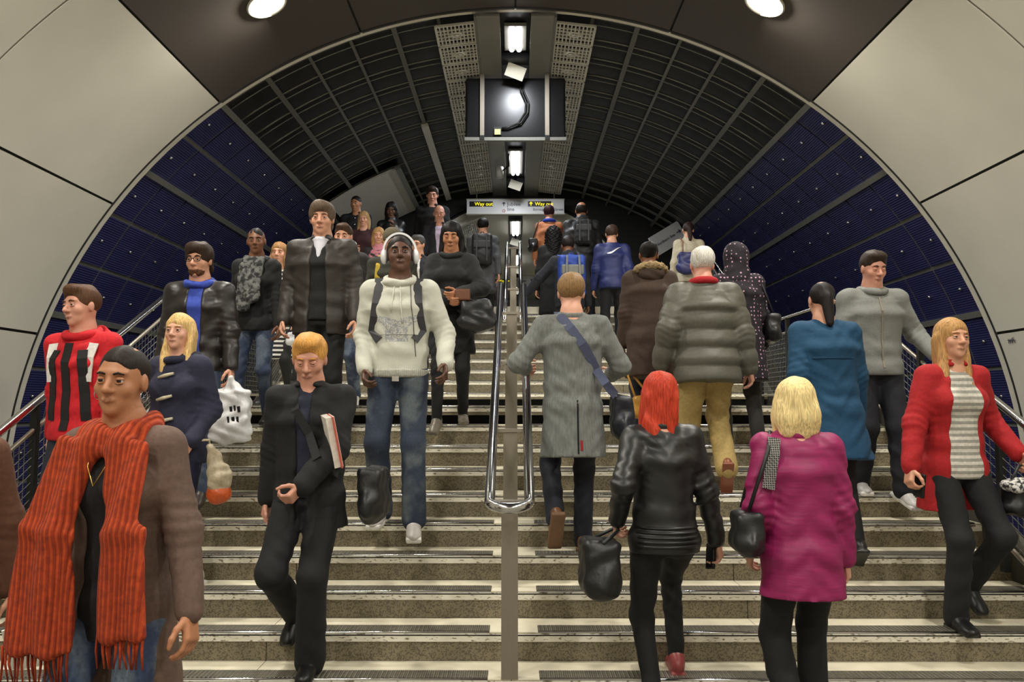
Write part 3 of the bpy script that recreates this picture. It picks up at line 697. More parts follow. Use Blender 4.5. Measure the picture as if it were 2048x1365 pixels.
    if st_ and st_ != 'none':
        Hh = SDF(); f2 = fine*1.15
        if st_ == 'buzz':
            E(Hh, (0,-.014,.038), (.0785,.0985,.0885)); E(Hh, (0,.112,-.035), (.076,.085,.112), .01, 's'); E(Hh, (0,.0,-.11), (.14,.15,.085), .01, 's')
        elif st_ == 'balding':
            E(Hh, (0,-.022,.020), (.083,.096,.085)); E(Hh, (0,.12,.0), (.13,.12,.16), .01, 's'); E(Hh, (0,.0,-.12), (.14,.15,.085), .01, 's'); E(Hh, (0,.01,.13), (.075,.10,.075), .02, 's')
        elif st_ == 'short':
            E(Hh, (0,-.018,.042), (.086,.103,.094)); E(Hh, (0,.045,.098), (.062,.05,.034), .03); E(Hh, (0,.120,-.045), (.080,.088,.116), .012, 's'); E(Hh, (0,.035,-.125), (.15,.16,.09), .012, 's')
        elif st_ == 'mop':
            E(Hh, (0,-.018,.040), (.094,.110,.098)); E(Hh, (0,.055,.085), (.070,.05,.045), .03); E(Hh, (0,-.06,-.05), (.075,.05,.05), .03); E(Hh, (0,.125,-.055), (.085,.080,.115), .012, 's')
        elif st_ in ('bob', 'long', 'fringe'):
            ln = {'bob': -.125, 'long': -.27, 'fringe': -.20}[st_]
            E(Hh, (0,-.018,.042), (.090,.106,.094))
            for g in (-1, 1):
                K(Hh, (g*.066,-.02,.0), (g*.078,.012 if st_ != 'long' else .035, ln), .036, .028, .03); K(Hh, (g*.05,-.06,-.02), (g*.05,-.06,ln), .045, .035, .03)
            K(Hh, (0,-.075,0), (0,-.07,ln), .05, .04, .03); E(Hh, (0,.118,-.055), (.062,.085,.118 if st_ != 'fringe' else .085), .012, 's')
            if st_ == 'bob': E(Hh, (0,-.03,-.06), (.108,.098,.075), .03); E(Hh, (0,.118,-.06), (.062,.085,.12), .012, 's')
        elif st_ in ('pulled', 'bun', 'tail'):
            E(Hh, (0,-.016,.037), (.0785,.0985,.0875)); E(Hh, (0,.112,-.035), (.074,.084,.112), .014, 's'); E(Hh, (0,.03,-.13), (.14,.12,.09), .012, 's')
            if st_ == 'bun': E(Hh, (0,-.095,.055), (.052,.045,.048), .02)
            if st_ == 'pulled': E(Hh, (0,-.11,-.015), (.038,.034,.036), .02)
            if st_ == 'tail': K(Hh, (0,-.10,.0), (0,-.13,-.17), .04, .025, .03)
        elif st_ == 'curly':
            E(Hh, (0,-.03,.035), (.105,.115,.10)); K(Hh, (0,-.08,0), (0,-.11,-.30), .095, .075, .04)
            for g in (-1, 1): K(Hh, (g*.07,-.03,0), (g*.085,-.05,-.25), .05, .05, .03)
            E(Hh, (0,.13,-.05), (.07,.085,.12), .012, 's'); Hh.wob(.010, 95, x)
        if st_ not in ('buzz', 'curly'):
            ff = 120/h_
            Hh.disp.append(lambda Pp: .0011*np.sin((Pp[..., 0]*1.0+.02*np.sin(Pp[..., 2]*18))*ff+2*np.sin(Pp[..., 1]*20))+.0028*np.sin(Pp[..., 0]*38+Pp[..., 1]*31+Pp[..., 2]*9))
        if st_ in ('long', 'bob', 'fringe', 'mop'): Hh.disp.append(lambda Pp: .0045*np.sin(Pp[..., 0]*70+Pp[..., 1]*52+1.5*np.sin(Pp[..., 2]*22))*np.clip((hcn[2]+.05-Pp[..., 2])*9, .25, 1.5))
        Hh.build('hair', f2, hair_mat(hcol), root)
    # ---- legs
    lg = dict(c=(26,26,30), slim=.0, nm=None, kw={}); lg.update(legs or {})
    t_ = SDF(); th = .008+lg.get('th', 0.)
    t_.ecap(P(.87), P(1.0), ((.142+th)*s*hb,(.100+th)*s*hb), ((.120+th*.5)*s*hb,(.080+th*.5)*s*hb), U3, V3, .03)
    if fem: t_.ell(P(.91, 0, -.035), A3(.130,.07,.09)*s*hb, None, .04)
    for i in (0, 1):
        dn = nrm(an[i]-kn[i]); end = an[i]+dn*.02*s; sl = lg['slim']
        t_.cone(hip[i], kn[i], (.080+th)*s*(.6+.4*hb), (.057+th-.006*sl)*s, .04); t_.cone(kn[i], end, (.056+th-.006*sl)*s, (.050+th-.016*sl+.012*lg.get('flare', 0))*s, .03)
    t_.fold(.004, 62, x*3).fold(.003, 105, y)
    t_.build('trousers', vx*1.05, cloth(lg['nm'] or 'trousers_%d_%d_%d' % lg['c'], lg['c'], **lg['kw']), root)
    # ---- shoes
    for i in (0, 1):
        a, R = ft[i]; c0 = shoes[0]; sh_ = SDF()
        def Q(p): return a+R@(A3(p[0], p[1], p[2]-.085)*s)
        sh_.ell(Q((0,-.03,.05)), A3(.037,.052,.05)*s, R, .02); sh_.cone(Q((0,-.005,.085)), Q((0,.03,.06)), .040*s, .038*s, .03); sh_.ell(Q((0,.06,.035)), A3(.042,.09,.038)*s, R, .03); sh_.ell(Q((0,.125,.026)), A3(.044,.062,.028)*s, R, .02); sh_.box(Q((0,.05,.009)), A3(.030,.115,.004)*s, .009*s, R, .008)
        sh_.cut(Q((0,0,0)), R@A3(0,0,-1))
        o = sh_.build('shoe', vx*.8, mat('shoe_%d_%d_%d' % c0, c0, rough=.4, var=.08, scale=30), root)
        if len(shoes) > 1:
            so = SDF(); so.box(Q((0,.05,.010)), A3(.034,.122,.006)*s, .010*s, R, .008); so.build('sole', vx*.8, mat('sole_%d_%d_%d' % shoes[1], shoes[1], rough=.6), o)
    # ---- upper garments
    def garment(g, name):
        g = dict(dict(th=.02, sl=.016, hem=.88, flare=0., quilt=None, open=None, sleeves=True, wr=.004, c=(30,30,30), kw={}, nm=None, collar=None, cuffend=.0), **g)
        d = SDF(); g['th'] *= .82; g['sl'] *= .82; th = g['th']; qt = (g['quilt'][0], g['quilt'][1]*s, 0.) if g['quilt'] else None; qa = (g['quilt'][0]*.7, g['quilt'][1]*s) if g['quilt'] else None
        hw = (.150 if not fem else .152); cw = (.165 if not fem else .150); w1 = (.145 if not fem else .128); bd = hb
        d.ecap(P(.90), P(1.04), ((hw+th)*s*bd,(.108+th)*s*bd), ((w1+th)*s*bd,(.092+th)*s*bd), U3, V3, .05, .05, quilt=qt)
        d.ecap(P(1.04), P(1.30), ((w1+th)*s*bd,(.092+th)*s*bd), ((cw+th)*s*bd,(.108+th)*s*bd), U3, V3, .05, .05, quilt=qt)
        d.ecap(P(1.30), P(1.40), ((cw+th)*s*bd,(.106+th)*s*bd), ((cw-.045+th)*s,(.085+th)*s), U3, V3, .03, .05)
        d.ecap(P(1.40), P(1.478), ((.10+th*.7)*s,(.074+th*.8)*s), ((.056+th*.4)*s,(.054+th*.5)*s), U3, V3, .02, .04)
        if fem:
            for gg in (-1, 1): d.ell(P(1.27, gg*.07, .075), A3(.065+th*.5,.055+th*.6,.065)*s, None, .05)
        if g['hem'] < .88: 
            fl = g['flare']; d.ecap(P(.92), P(g['hem']-.03), ((hw+th)*s*bd,(.108+th)*s*bd), ((hw+.01+th+fl)*s*bd,(.115+th+fl)*s*bd), U3, V3, .05, .05, quilt=qt)
        for i in (0, 1):
            sg = 1-2*i; d.cone(P(1.447, sg*.055), sh[i]-S3*.004*s, (.040+th*.5)*s, (.047+th*.6)*s, .04)
            if g['sleeves']:
                en = wr[i]-nrm(wr[i]-el[i])*g['cuffend']*s
                d.cone(sh[i], el[i], (.049+g['sl'])*s*(.5+.5*hb), (.042+g['sl'])*s*(.5+.5*hb), .04, quilt=qa); d.cone(el[i], en, (.042+g['sl'])*s*(.5+.5*hb), (.031+g['sl'])*s, .03, quilt=qa)
        d.cut(P(g['hem']), -S3)
        base = d
        if g['open']:       # open front: (half width at neck, at hem)
            o = g['open']; d.ecap(P(1.50, o[2] if len(o) > 2 else 0, .16), P(g['hem']-.10, o[2] if len(o) > 2 else 0, .16+.03), (o[0]*s,.13*s), (o[1]*s,.15*s), U3, V3, .05, .015, 's')
        # neck hole so that the neck shows
        d.cone(P(1.52, 0, .012), P(1.46, 0, .02), .062*s, .045*s, .012, 's') if g['collar'] != 'turtle' else None
        if g['collar'] == 'turtle': d.cone(P(1.45), P(1.515, 0, .012), .075*s, .066*s, .02)
        for i in (0, 1):    # creases inside the elbow and at the cuffs
            e_ = el[i]; ax = nrm(wr[i]-sh[i])
            d.disp.append(lambda Pp, e_=e_, ax=ax: .0032*np.sin(((Pp-e_)@ax)*150+2*np.sin(Pp[..., 0]*30))*np.exp(-((Pp-e_)**2).sum(-1)/.012))
        if g['wr']: d.wob(g['wr']*.45, 24, x*2+1).fold(g['wr']*.9, 58, x*5+y).fold(g['wr']*.6, 97, y*3)
        m = cloth(g['nm'] or 'cloth_%d_%d_%d' % g['c'], g['c'], **g['kw'])
        o = d.build(name, vx, m, root); C['top'] = d; C['topobj'] = o
        if g['collar'] in ('collar', 'hood', 'fur', 'hoodup'):
            k_ = SDF()
            if g['collar'] == 'collar':
                k_.ring(P(1.475, 0, .008), .072*s, .012*s, rotm(0, -lean-.12), .015, 1.05); k_.ring(P(1.497, 0, -.004), .068*s, .010*s, rotm(0, -lean-.18), .02, 1.05); nm = 'collar'
                k_.box(P(1.49, 0, .10), A3(.028,.06,.06)*s, .005, None, .01, 's')
            elif g['collar'] in ('hood', 'fur'):
                k_.ring(P(1.475, 0, .006), .083*s, .026*s, rotm(0, -lean+.30), .02, 1.08); k_.ell(P(1.45, 0, -.105), A3(.105,.055,.085)*s, None, .05); k_.ell(P(1.50, 0, -.085), A3(.075,.035,.05)*s, None, .03, 's'); nm = 'hood'
                k_.wob(.005, 40, x)
            else:
                k_.ell(T((0,-.02,.035)), A3(.108,.128,.118)*h_, RH, .03); k_.cone(T((0,-.03,-.06)), P(1.44), .10*s, .12*s, .05); k_.ell(T((0,.13,-.015)), A3(.078,.12,.115)*h_, RH, .02, 's'); nm = 'hood'; k_.wob(.004, 35, x)
            oo = k_.build(nm, vx, m, o)
            if g['collar'] == 'fur':
                k2 = SDF(); k2.ring(P(1.475, 0, -.03), .118*s, .032*s, rotm(0, -lean+.42), .02, 1.0); k2.wob(.008, 130, x); k2.build('fur_trim', vx, mat('fur_beige', (150,128,92), rough=.95, var=.4, scale=90, bump=1.), o)
        return o
    if inner: garment(dict(dict(th=.008, sl=.006, wr=.003, hem=.90), **inner), inner.get('name', 'shirt'))
    if top: garment(top, top.get('name', 'jacket'))
    C['vx'] = vx; return C

def world(C, p):
    c, sn = math.cos(C['rz']), math.sin(C['rz']); p = np.array(p, float); return C['loc']+A3(c*p[0]-sn*p[1], sn*p[0]+c*p[1], p[2])
def thing(C, name, label, cat, origin):
    """a separate thing (bag, headphones) that travels with a person: its own root at its own place"""
    t = empty(name, world(C, origin), C['rz']); tag(t, label, cat); t['_o'] = [float(v) for v in origin]; return t
def sub(t): return np.array(t['_o'])
class Bag:
    """parts modelled in the wearer's frame, stored round the bag's own origin"""
    def __init__(s, C, name, label, cat, origin): s.t = thing(C, name, label, cat, origin); s.o = np.array(origin, float)
    def sdf(s, d, name, m, vx=.011, parent=None): return d.build(name, vx, m, parent or s.t, origin=s.o)
    def mb(s, q, name, m, parent=None): q.v = [tuple(np.array(p)-s.o) for p in q.v]; return q.build(name, m, parent or s.t)
def over(C, pts, off=.006, inward=None):
    """lay points onto the garment: each (p, dir) is marched along dir to the surface"""
    o, n = [], []
    for p, d in pts:
        h = C['top'].hit(p, d); o.append(h-nrm(d)*off); n.append(-nrm(d))
    return o, n
def backpack(C, label, c, c2, w_=.15, h=.24, dp=.085, zc=1.20, straps=True, kw={}):
    s, P = C['s'], C['P']; ctr = P(zc, 0, -.20-dp*.3); B = Bag(C, 'backpack', label, 'backpack', ctr-A3(0,0,h*s))
    d = SDF(); d.box(ctr, A3(w_-.05, dp-.04, h-.06)*s, .05*s, None, .03); d.ell(ctr+A3(0,-dp*.95,-h*.35)*s, A3(w_*.8,.05,h*.42)*s, None, .03); d.wob(.004, 40, 2)
    m = cloth('pack_%d_%d_%d' % c, c, **dict(dict(rough=.6), **kw)); b = B.sdf(d, 'pack_body', m)
    d = SDF(); d.box(ctr+A3(0,-dp-.005,h*.25)*s, A3(w_*.72,.012,h*.16)*s, .02*s, None, .02); B.sdf(d, 'front_pocket', cloth('pack_%d_%d_%d' % c2, c2, rough=.6), parent=b)
    q = MB()
    for g in (-1, 1): q.ribbon([ctr+A3(g*w_*.45, -dp-.035, h*.9)*s, ctr+A3(g*w_*.5, -dp-.055, 0)*s, ctr+A3(g*w_*.5, -dp-.05, -h*.8)*s], [(0,-1,0)]*3, .022, .004)
    B.mb(q, 'compression_strap', cloth('pack_%d_%d_%d' % c2, c2, rough=.6), b)
    B.mb(MB().tube([ctr+A3(-.03,dp*.5,h)*s, ctr+A3(-.02,dp*.5,h+.03)*s, ctr+A3(.02,dp*.5,h+.03)*s, ctr+A3(.03,dp*.5,h)*s], .007, 6), 'grab_handle', m, b)
    if straps:
        for g in (-1, 1):
            pts = [(P(1.30, g*.10, -.30), (0,1,0)), (P(1.40, g*.115, -.30), (0,1,0)), (P(1.62, g*.12, -.03), (0,0,-1)), (P(1.62, g*.12, .04), (0,0,-1)), (P(1.40, g*.118, .35), (0,-1,0)), (P(1.32, g*.125, .35), (0,-1,0)), (P(1.24, g*.135, .35), (0,-1,0)), (P(1.16, g*.150, .35), (0,-1,0)), (P(1.10, g*.165, .30), (-g*.3,-1,0))]
            o, n = over(C, pts, .006); B.mb(MB().ribbon(o, n, .052*s, .012), 'shoulder_strap', m)
    return B
def handbag(C, name, label, at, size, c, strap, c2=None, kw={}, cat='handbag', wob=.006):
    B = Bag(C, name, label, cat, A3(*at)-A3(0,0,size[2])); d = SDF(); d.box(A3(*at), A3(*size)*.58, min(size)*.36+.004, None, .03); d.ell(A3(*at)-A3(0,0,size[2]*.4), A3(size[0]*1.05, size[1]*1.15, size[2]*.62), None, .03); d.wob(wob, 32, at[0]*9)
    b = B.sdf(d, 'bag_body', cloth('bag_%d_%d_%d_%s' % (*c, name), c, **dict(dict(rough=.45), **kw)), .010)
    if strap: B.mb(MB().tube(strap, .009, 6), 'strap', cloth('strap_%d_%d_%d' % (c2 or c), c2 or c, rough=.5))
    return B
LEATHER = dict(rough=.42, var=.2, scale=22, bump=.45)
DENIM = dict(kind='blotch', c2=(92,104,120), per=.16, duty=.55, var=.2, scale=90, bump=.3)
BLK = (20,20,22)
# ---------------------------------------------------------------- descending, left half
# woman with the orange scarf, nearest
C = person(-1.31, 2.70, 0, 1.71, 'F', 'woman in taupe coat with a long orange scarf, nearest the camera at left', 'walk1', yaw=-6, fem=True, skin='tan', hair=('pulled', (34,26,22)), head=(6,2,-3), q=.85,
  hands=((.31,-.04,.90),(-.30,.10,.86)), top=dict(c=(98,78,68), nm='taupe_coat', th=.024, hem=.62, flare=.03, open=(.055,.10), name='coat'), inner=dict(c=(26,24,28), th=.012, hem=.80),
  legs=dict(c=(52,66,96), nm='blue_denim', slim=1, kw=DENIM), shoes=((214,208,200),(230,226,220)))
P, s = C['P'], C['s']; m_sc = cloth('orange_scarf', (180,68,28), rough=.95, var=.25, scale=50, kind='ribx', c2=(148,48,20), per=.014, bump=.8)
d = SDF(); d.ring(P(1.475, 0, .005), .088*s, .034*s, rotm(0, .25), .03, 1.05); d.ring(P(1.445, 0, .012), .104*s, .032*s, rotm(.2, .38), .03, 1.0)
d.ecap(P(1.42, .085, .115), P(1.16, .130, .185), (.065*s,.032), (.080*s,.034), (1,0,0), (0,1,0), .03, .04); d.ecap(P(1.16, .130, .185), P(.80, .150, .205), (.080*s,.034), (.120*s,.036), (1,0,0), (0,1,0), .02, .04)
d.ecap(P(1.42, -.085, .115), P(1.16, -.11, .190), (.058*s,.030), (.064*s,.032), (1,0,0), (0,1,0), .03, .04); d.ecap(P(1.16, -.11, .19), P(.85, -.125, .205), (.064*s,.032), (.080*s,.030), (1,0,0), (0,1,0), .02, .04)
d.disp.append(lambda Q: .009*np.sin(Q[..., 0]*62+3*np.sin(Q[..., 2]*5))); o = d.build('scarf', .009, m_sc, C['root'])
for x0, n_, z0 in ((.045, 16, .80), (-.20, 11, .85)):
    q = MB()
    for i in range(n_): x_ = x0+.0145*i; q.tube([P(z0+.01, x_, .205), P(z0-.045, x_+.004*math.sin(i*2.), .208), P(z0-.10, x_+.008*math.sin(i*1.3), .202)], [.006,.005,.003], 4)
    tag(q.build('fringe', m_sc, o), kind='stuff')
T, h_ = C['T'], C['h']
for g in (-1, 1): MB().tube([T((g*.080, .004*math.cos(a)+.0, -.048)) + A3(0, .018*math.cos(a), .018*math.sin(a)) for a in np.linspace(0, 2*PI, 17)[:-1]], .0016, 5, close=True).build('hoop_earring', m_chrome, C['root'])
MB().tube([P(1.46, .05, .09), P(1.36, .03, .15), P(1.30, 0, .165), P(1.36, -.03, .15), P(1.46, -.05, .09)], .0025, 5).build('necklace', mat('gold', (190,150,80), rough=.3, metal=1.), C['root'])
w0 = C['wr'][0]; B = Bag(C, 'paper_leaflet', 'folded white paper held by the woman with the orange scarf', 'paper', w0+A3(0,.06,-.22)); q = MB(); q.box(w0+A3(.0,.07,-.15), (.045,.008,.075), rotm(.4,.2,.15)); q.box(w0+A3(.02,.075,-.15), (.04,.004,.07), rotm(.6,.2,.2)); B.mb(q, 'paper', mat('paper_white', (226,222,208), rough=.7))
# figure at the left edge
person(-2.07, 2.95, 0, 1.66, 'F', 'person in a brown coat and navy jeans cut off by the left edge', 'walk2', fem=True, skin='fair', hair=('long', (70,48,34)), q=1.2, hands=((.25,.10,.86),(-.24,-.10,.84)), top=dict(c=(92,58,40), nm='brown_wool', hem=.84), legs=dict(c=(30,36,54)))
# red jacket
C = person(-2.55, 4.78, .45, 1.765, 'F', 'young man in a red, white and black jacket beside the left balustrade', 'down2', yaw=-10, skin='ruddy', hair=('short', (82,54,36)), head=(-14,2,4), q=.95, top=dict(c=(196,24,36), nm='red_sport', th=.03, collar='hood', hem=.86), inner=dict(c=(20,22,30)), legs=dict(c=(34,38,52)))
P, s = C['P'], C['s']; 
for g in (-1, 1):
    o, n = over(C, [(P(1.42, g*.13, .4), (0,-1,0)), (P(1.34, g*.12, .4), (0,-1,0)), (P(1.26, g*.115, .4), (0,-1,0)), (P(1.20, g*.11, .4), (0,-1,0))], .004); MB().ribbon(o, n, .06, .006).build('white_panel', cloth('white_sport', (218,214,210)), C['topobj'])
    o, n = over(C, [(P(1.38-.05*i, g*(.185+.004*i), .4), (-g*.35,-1,0)) for i in range(9)], .004); MB().ribbon(o, n, .055, .006).build('black_panel', cloth('black_sport', (24,22,24)), C['topobj'])
o, n = over(C, [(P(1.42-.055*i, 0, .4), (0,-1,0)) for i in range(10)], .004); MB().ribbon(o, n, .05, .006).build('zip_panel', cloth('black_sport', (24,22,24)), C['topobj'])
# blonde in navy duffle coat
C = person(-1.98, 4.78, .45, 1.60, 'F', 'blonde woman in a navy duffle coat with a hand in her pocket', 'down1', yaw=-14, fem=True, skin='pale', hair=('long', (212,178,118)), head=(10,-4,0), q=.9, feet=((.10,.16,-.06,10),(-.10,-.02,0,0)), hands=((.20,.10,.98),(-.215,.13,.95)), top=dict(c=(38,40,62), nm='navy_duffle', th=.034, sl=.026, hem=.80, collar='hood', name='coat'), legs=dict(c=(34,38,66), slim=1), shoes=((222,220,214),(236,234,230)))
P, s = C['P'], C['s']
for i in range(3):
    h = C['top'].hit(P(1.36-.14*i, .0, .4), (0,-1,0)); MB().tube([h+A3(-.05,.012,.012), h+A3(0,.018,0), h+A3(.05,.012,-.012)], [.008,.011,.008], 7).build('toggle', mat('toggle_horn', (196,186,160), rough=.4), C['topobj'])
d = SDF(); d.ring(P(1.47, 0, .012), .080*s, .018*s, rotm(0, .2), .02); d.build('red_lining', .009, cloth('red_lining', (136,28,34)), C['topobj'])
w1 = C['wr'][1]; at = A3(-.275, .04, .66); B = Bag(C, 'plastic_bag', 'beige carrier bag with an orange base hanging beside the blonde woman', 'bag', at-A3(0,0,.19))
d = SDF(); d.cone(at+A3(.03,.05,.16), at+A3(0,0,.0), .022, .065, .03); d.ell(at-A3(0,0,.05), (.07,.06,.10), None, .04); d.wob(.006, 45, 1); B.mb(MB().tube([at+A3(.03,.05,.15), at+A3(.035,.06,.20), w1+A3(-.03,.0,.0)], .008, 6), 'handle', cloth('beige_plastic', (186,172,146), rough=.4)); b = B.sdf(d, 'bag_body', cloth('beige_plastic', (186,172,146), rough=.4), .009)
d = SDF(); d.ell(at-A3(0,0,.11), (.073,.064,.065), None, .02); d.wob(.004, 45, 2); B.sdf(d, 'orange_base', cloth('orange_plastic', (200,88,40), rough=.4), .009, b)
# black leather jacket, blue hoodie, beard
C = person(-2.22, 5.63, .90, 1.745, 'F', 'bearded man in a black leather jacket over a bright blue hoodie', 'down1', skin='fair', hair=('mop', (52,38,28)), head=(-4,6,0), q=.95, hands=((.27,.04,.86),(-.28,.08,.86)), top=dict(c=(32,27,26), nm='black_leather', th=.034, sl=.024, hem=.86, open=(.05,.035,-.01), kw=LEATHER), inner=dict(c=(52,74,170), nm='blue_hoodie', th=.022, collar='hood', name='hoodie'), legs=dict(c=(66,80,104), nm='blue_denim2', kw=DENIM), shoes=((60,50,44),))
T, K_ = C['T'], C['h']; d = SDF(); R = C['RH']; d.ell(T((0,.040,-.078)), A3(.055,.052,.044)*K_, R, .02); d.ell(T((0,.11,-.045)), A3(.036,.03,.030)*K_, R, .012, 's'); d.ell(T((0,.02,-.02)), A3(.07,.06,.05)*K_, R, .02, 's'); d.wob(.002, 160, 1); d.build('beard', .005, hair_mat((84,54,34)), C['root'])
q = MB()
for g in (-1, 1): q.tube([T((g*.031+.024*math.cos(a), .101, .006+.017*math.sin(a))) for a in np.linspace(0, 2*PI, 17)[:-1]], .0022, 5, close=True); q.tube([T((g*.054,.099,.010)), T((g*.078,.01,.012))], .002, 4)
q.tube([T((-.008,.102,.010)), T((.008,.102,.010))], .002, 4); q.build('glasses', m_blackm, C['root'])
at = C['wr'][1]+A3(-.03,.06,-.33); B = Bag(C, 'shopping_bag', 'white plastic shopping bag with black print held by the bearded man', 'bag', at-A3(0,0,.2)); d = SDF(); d.box(at, (.105,.035,.15), .02, None, .02); d.ell(at-A3(0,0,.09), (.14,.065,.11), None, .04); d.cone(at+A3(-.05,0,.15), at+A3(0,0,.25), .03, .014, .02); d.cone(at+A3(.05,0,.15), at+A3(0,0,.25), .03, .014, .02); d.wob(.009, 38, 3)
b = B.sdf(d, 'bag_body', cloth('white_plastic', (228,230,232), rough=.3, var=.06), .009)
for i, (u, v, ww, hh) in enumerate(((-.075,.04,.016,.028),(-.045,.045,.010,.03),(-.02,.04,.014,.026),(-.07,-.03,.012,.03),(-.04,-.03,.016,.026),(-.01,-.03,.010,.03))):
    y_ = max([at[1]+.0]+[d.hit(at+A3(u, .3, v), (0,-1,0))[1]]); q = MB(); q.box(A3(at[0]+u, y_+.002, at[2]+v), (ww*.6, .004, hh*.7), rotm(0,0,.15)); B.mb(q, 'printed_letter', mat('print_black', (20,20,22), rough=.5), b)
# woman with grey patterned scarf
C = person(-2.10, 6.46, 1.35, 1.59, 'F', 'woman in a black jacket and jeans with a grey patterned scarf', 'down2', fem=True, skin='brown', hair=('pulled', (26,20,20)), head=(10,4,3), top=dict(c=(22,22,24), th=.024, hem=.84), legs=dict(c=(54,66,92), nm='blue_denim3', kw=DENIM, slim=1))
P, s = C['P'], C['s']; d = SDF(); d.ring(P(1.475, 0, .006), .088*s, .034*s, rotm(0,.25), .03); d.ecap(P(1.42, .05, .12), P(1.02, .07, .165), (.05,.028), (.065,.026), (1,0,0), (0,1,0), .02, .03); d.ecap(P(1.42, -.05, .12), P(1.10, -.02, .17), (.045,.028), (.055,.026), (1,0,0), (0,1,0), .02, .03); d.wob(.006, 50, 0); d.build('scarf', .011, cloth('grey_scarf', (112,112,110), kind='blotch', c2=(40,40,42), per=.035, duty=.5), C['root'])
# striped woman on the landing
C = person(-2.39, 8.00, 1.5, 1.65, 'F', 'woman in a black and white striped dress on the landing', 'walk1', fem=True, skin='fair', hair=('bob', (150,112,72)), q=1.3, top=dict(c=(206,204,200), nm='stripe_dress', th=.02, hem=.52, flare=.06, kw=dict(kind='stripe', c2=(24,24,26), per=.045, duty=.45), name='dress'), legs=dict(c=(24,24,26), slim=1))
handbag(C, 'white_handbag', 'small white bag held by the woman in the striped dress', tuple(C['wr'][1]+A3(0,.06,-.16)), (.08,.04,.07), (214,214,218), None)
# big man, dark jacket
C = person(-1.50, 6.19, 1.20, 1.88, 'F', 'tall grey-haired man in an open dark brown jacket over a white collar', 'down2', bulk=1.08, skin='fair', hair=('mop', (96,80,66)), head=(4,6,0), q=.95, hands=((.27,.06,.90),(-.28,.08,.90)), top=dict(c=(44,38,33), nm='dark_brown_jacket', th=.036, sl=.026, hem=.80, open=(.045,.075), collar='collar', kw=dict(rough=.6)), inner=dict(c=(16,16,18), th=.018, nm='black_knit'), legs=dict(c=(18,18,20)))
P, s = C['P'], C['s']; d = SDF(); d.ecap(P(1.475, 0, .05), P(1.30, 0, .105), (.055*s,.035*s), (.012*s,.03*s), (1,0,0), (0,1,0), .02, .02); d.ring(P(1.487, 0, .012), .066*s, .014*s, rotm(0,.2), .01); d.build('shirt_collar', .009, cloth('white_shirt', (206,204,214), var=.05), C['root'])
# ginger man in front
C = person(-1.10, 4.20, .15, 1.735, 'F', 'ginger-haired man in a black coat looking down, at the foot of the stairs', 'down1', yaw=-5, skin='ruddy', hair=('short', (206,150,78)), head=(10,20,0), hs=1.06, q=.85, feet=((.10,-.26,.13,34),(-.06,.04,0,0)), hands=((.27,-.04,.84),(-.06,.27,.98)), curl=(.3,.7), pole=(None,(-1,-.4,-.3)), top=dict(c=(20,20,22), nm='black_wool_coat', th=.034, sl=.03, hem=.74, flare=.02, open=(.04,.03), collar='collar', name='coat'), inner=dict(c=(28,32,52), nm='navy_sweater', th=.016, collar='turtle', name='sweater'), legs=dict(c=(20,20,23), th=.008, flare=1), shoes=((16,16,17),))
P, s = C['P'], C['s']; at = P(1.20, -.235, .05)
B = Bag(C, 'paper_book', 'white magazine tucked under the arm of the ginger man', 'book', at-A3(0,0,.12)); q = MB(); q.box(P(1.20,-.165,.150), (.022,.075,.13), rotm(.5,.1,.22)); B.mb(q, 'pages', mat('book_white', (228,220,210), rough=.6)); q = MB(); q.box(P(1.20,-.165,.150)+A3(-.02,.012,0), (.004,.077,.132), rotm(.5,.1,.22)); B.mb(q, 'cover', mat('book_red', (196,92,76), rough=.5))
at = P(.92, -.33, -.06); B = handbag(C, 'messenger_bag', 'black messenger bag hanging at the hip of the ginger man', tuple(at), (.06,.17,.17), (26,26,28), None)
o, n = over(C, [(P(1.62, .09, .0), (0,0,-1)), (P(1.36, .04, .4), (0,-1,0)), (P(1.24, -.04, .4), (0,-1,0)), (P(1.12, -.12, .4), (0,-1,0)), (P(1.02, -.4, .06), (1,0,0))], .006); B.mb(MB().ribbon(o, n, .045, .006), 'strap', cloth('strap_black', (24,24,26)))
# man in the pale hoodie with headphones: the sharpest figure
C = person(-.77, 5.35, .75, 1.885, 'F', 'man in a pale grey hoodie and blue jeans wearing white headphones', 'down1', skin='dark', hair=('buzz', (28,22,20)), head=(9,-6,2), q=.72, feet=((.10,.06,-.01,8),(-.115,.20,-.10,16)), hands=((.20,.12,.925),(-.295,.15,.955)), curl=(.5,.3), pole=((.4,-1,0),(-.35,-1,0)), lean=-.01,
  top=dict(c=(196,196,184), nm='pale_hoodie', th=.030, sl=.022, hem=.90, collar='hood', wr=.005, kw=dict(kind='print', c2=(96,104,138), var=.05, scale=140, bump=.25), name='hoodie'), inner=dict(c=(190,190,180), th=.006), legs=dict(c=(44,54,72), nm='faded_denim', th=.006, flare=.6, kw=dict(kind='blotch', c2=(84,92,98), per=.22, duty=.58, var=.18, scale=110, bump=.3)), shoes=((196,190,186),(222,218,212)))
P, s, T, h_ = C['P'], C['s'], C['T'], C['h']; ho = C['topobj']
d = SDF(); d.ecap(P(.885), P(.925), (.181*s,.137*s), (.183*s,.139*s), (1,0,0), (0,1,0), .012, .01); d.build('waistband', .009, cloth('pale_rib', (186,186,175), kind='ribx', c2=(172,172,162), per=.012, bump=.6), ho)
for i in (0, 1):
    dd = nrm(C['wr'][i]-C['el'][i]); d = SDF(); d.cone(C['wr'][i]-dd*.05, C['wr'][i]+dd*.005, .047*s, .043*s); d.build('cuff', .008, cloth('pale_rib', (186,186,175)), ho)
o, n = over(C, [(P(1.13-.0*i, -.15+.03*i, .5), (0,-1,0)) for i in range(11)], .001); MB().tube(o, .0022, 5).build('pocket_seam', cloth('seam_grey', (150,150,142)), ho)
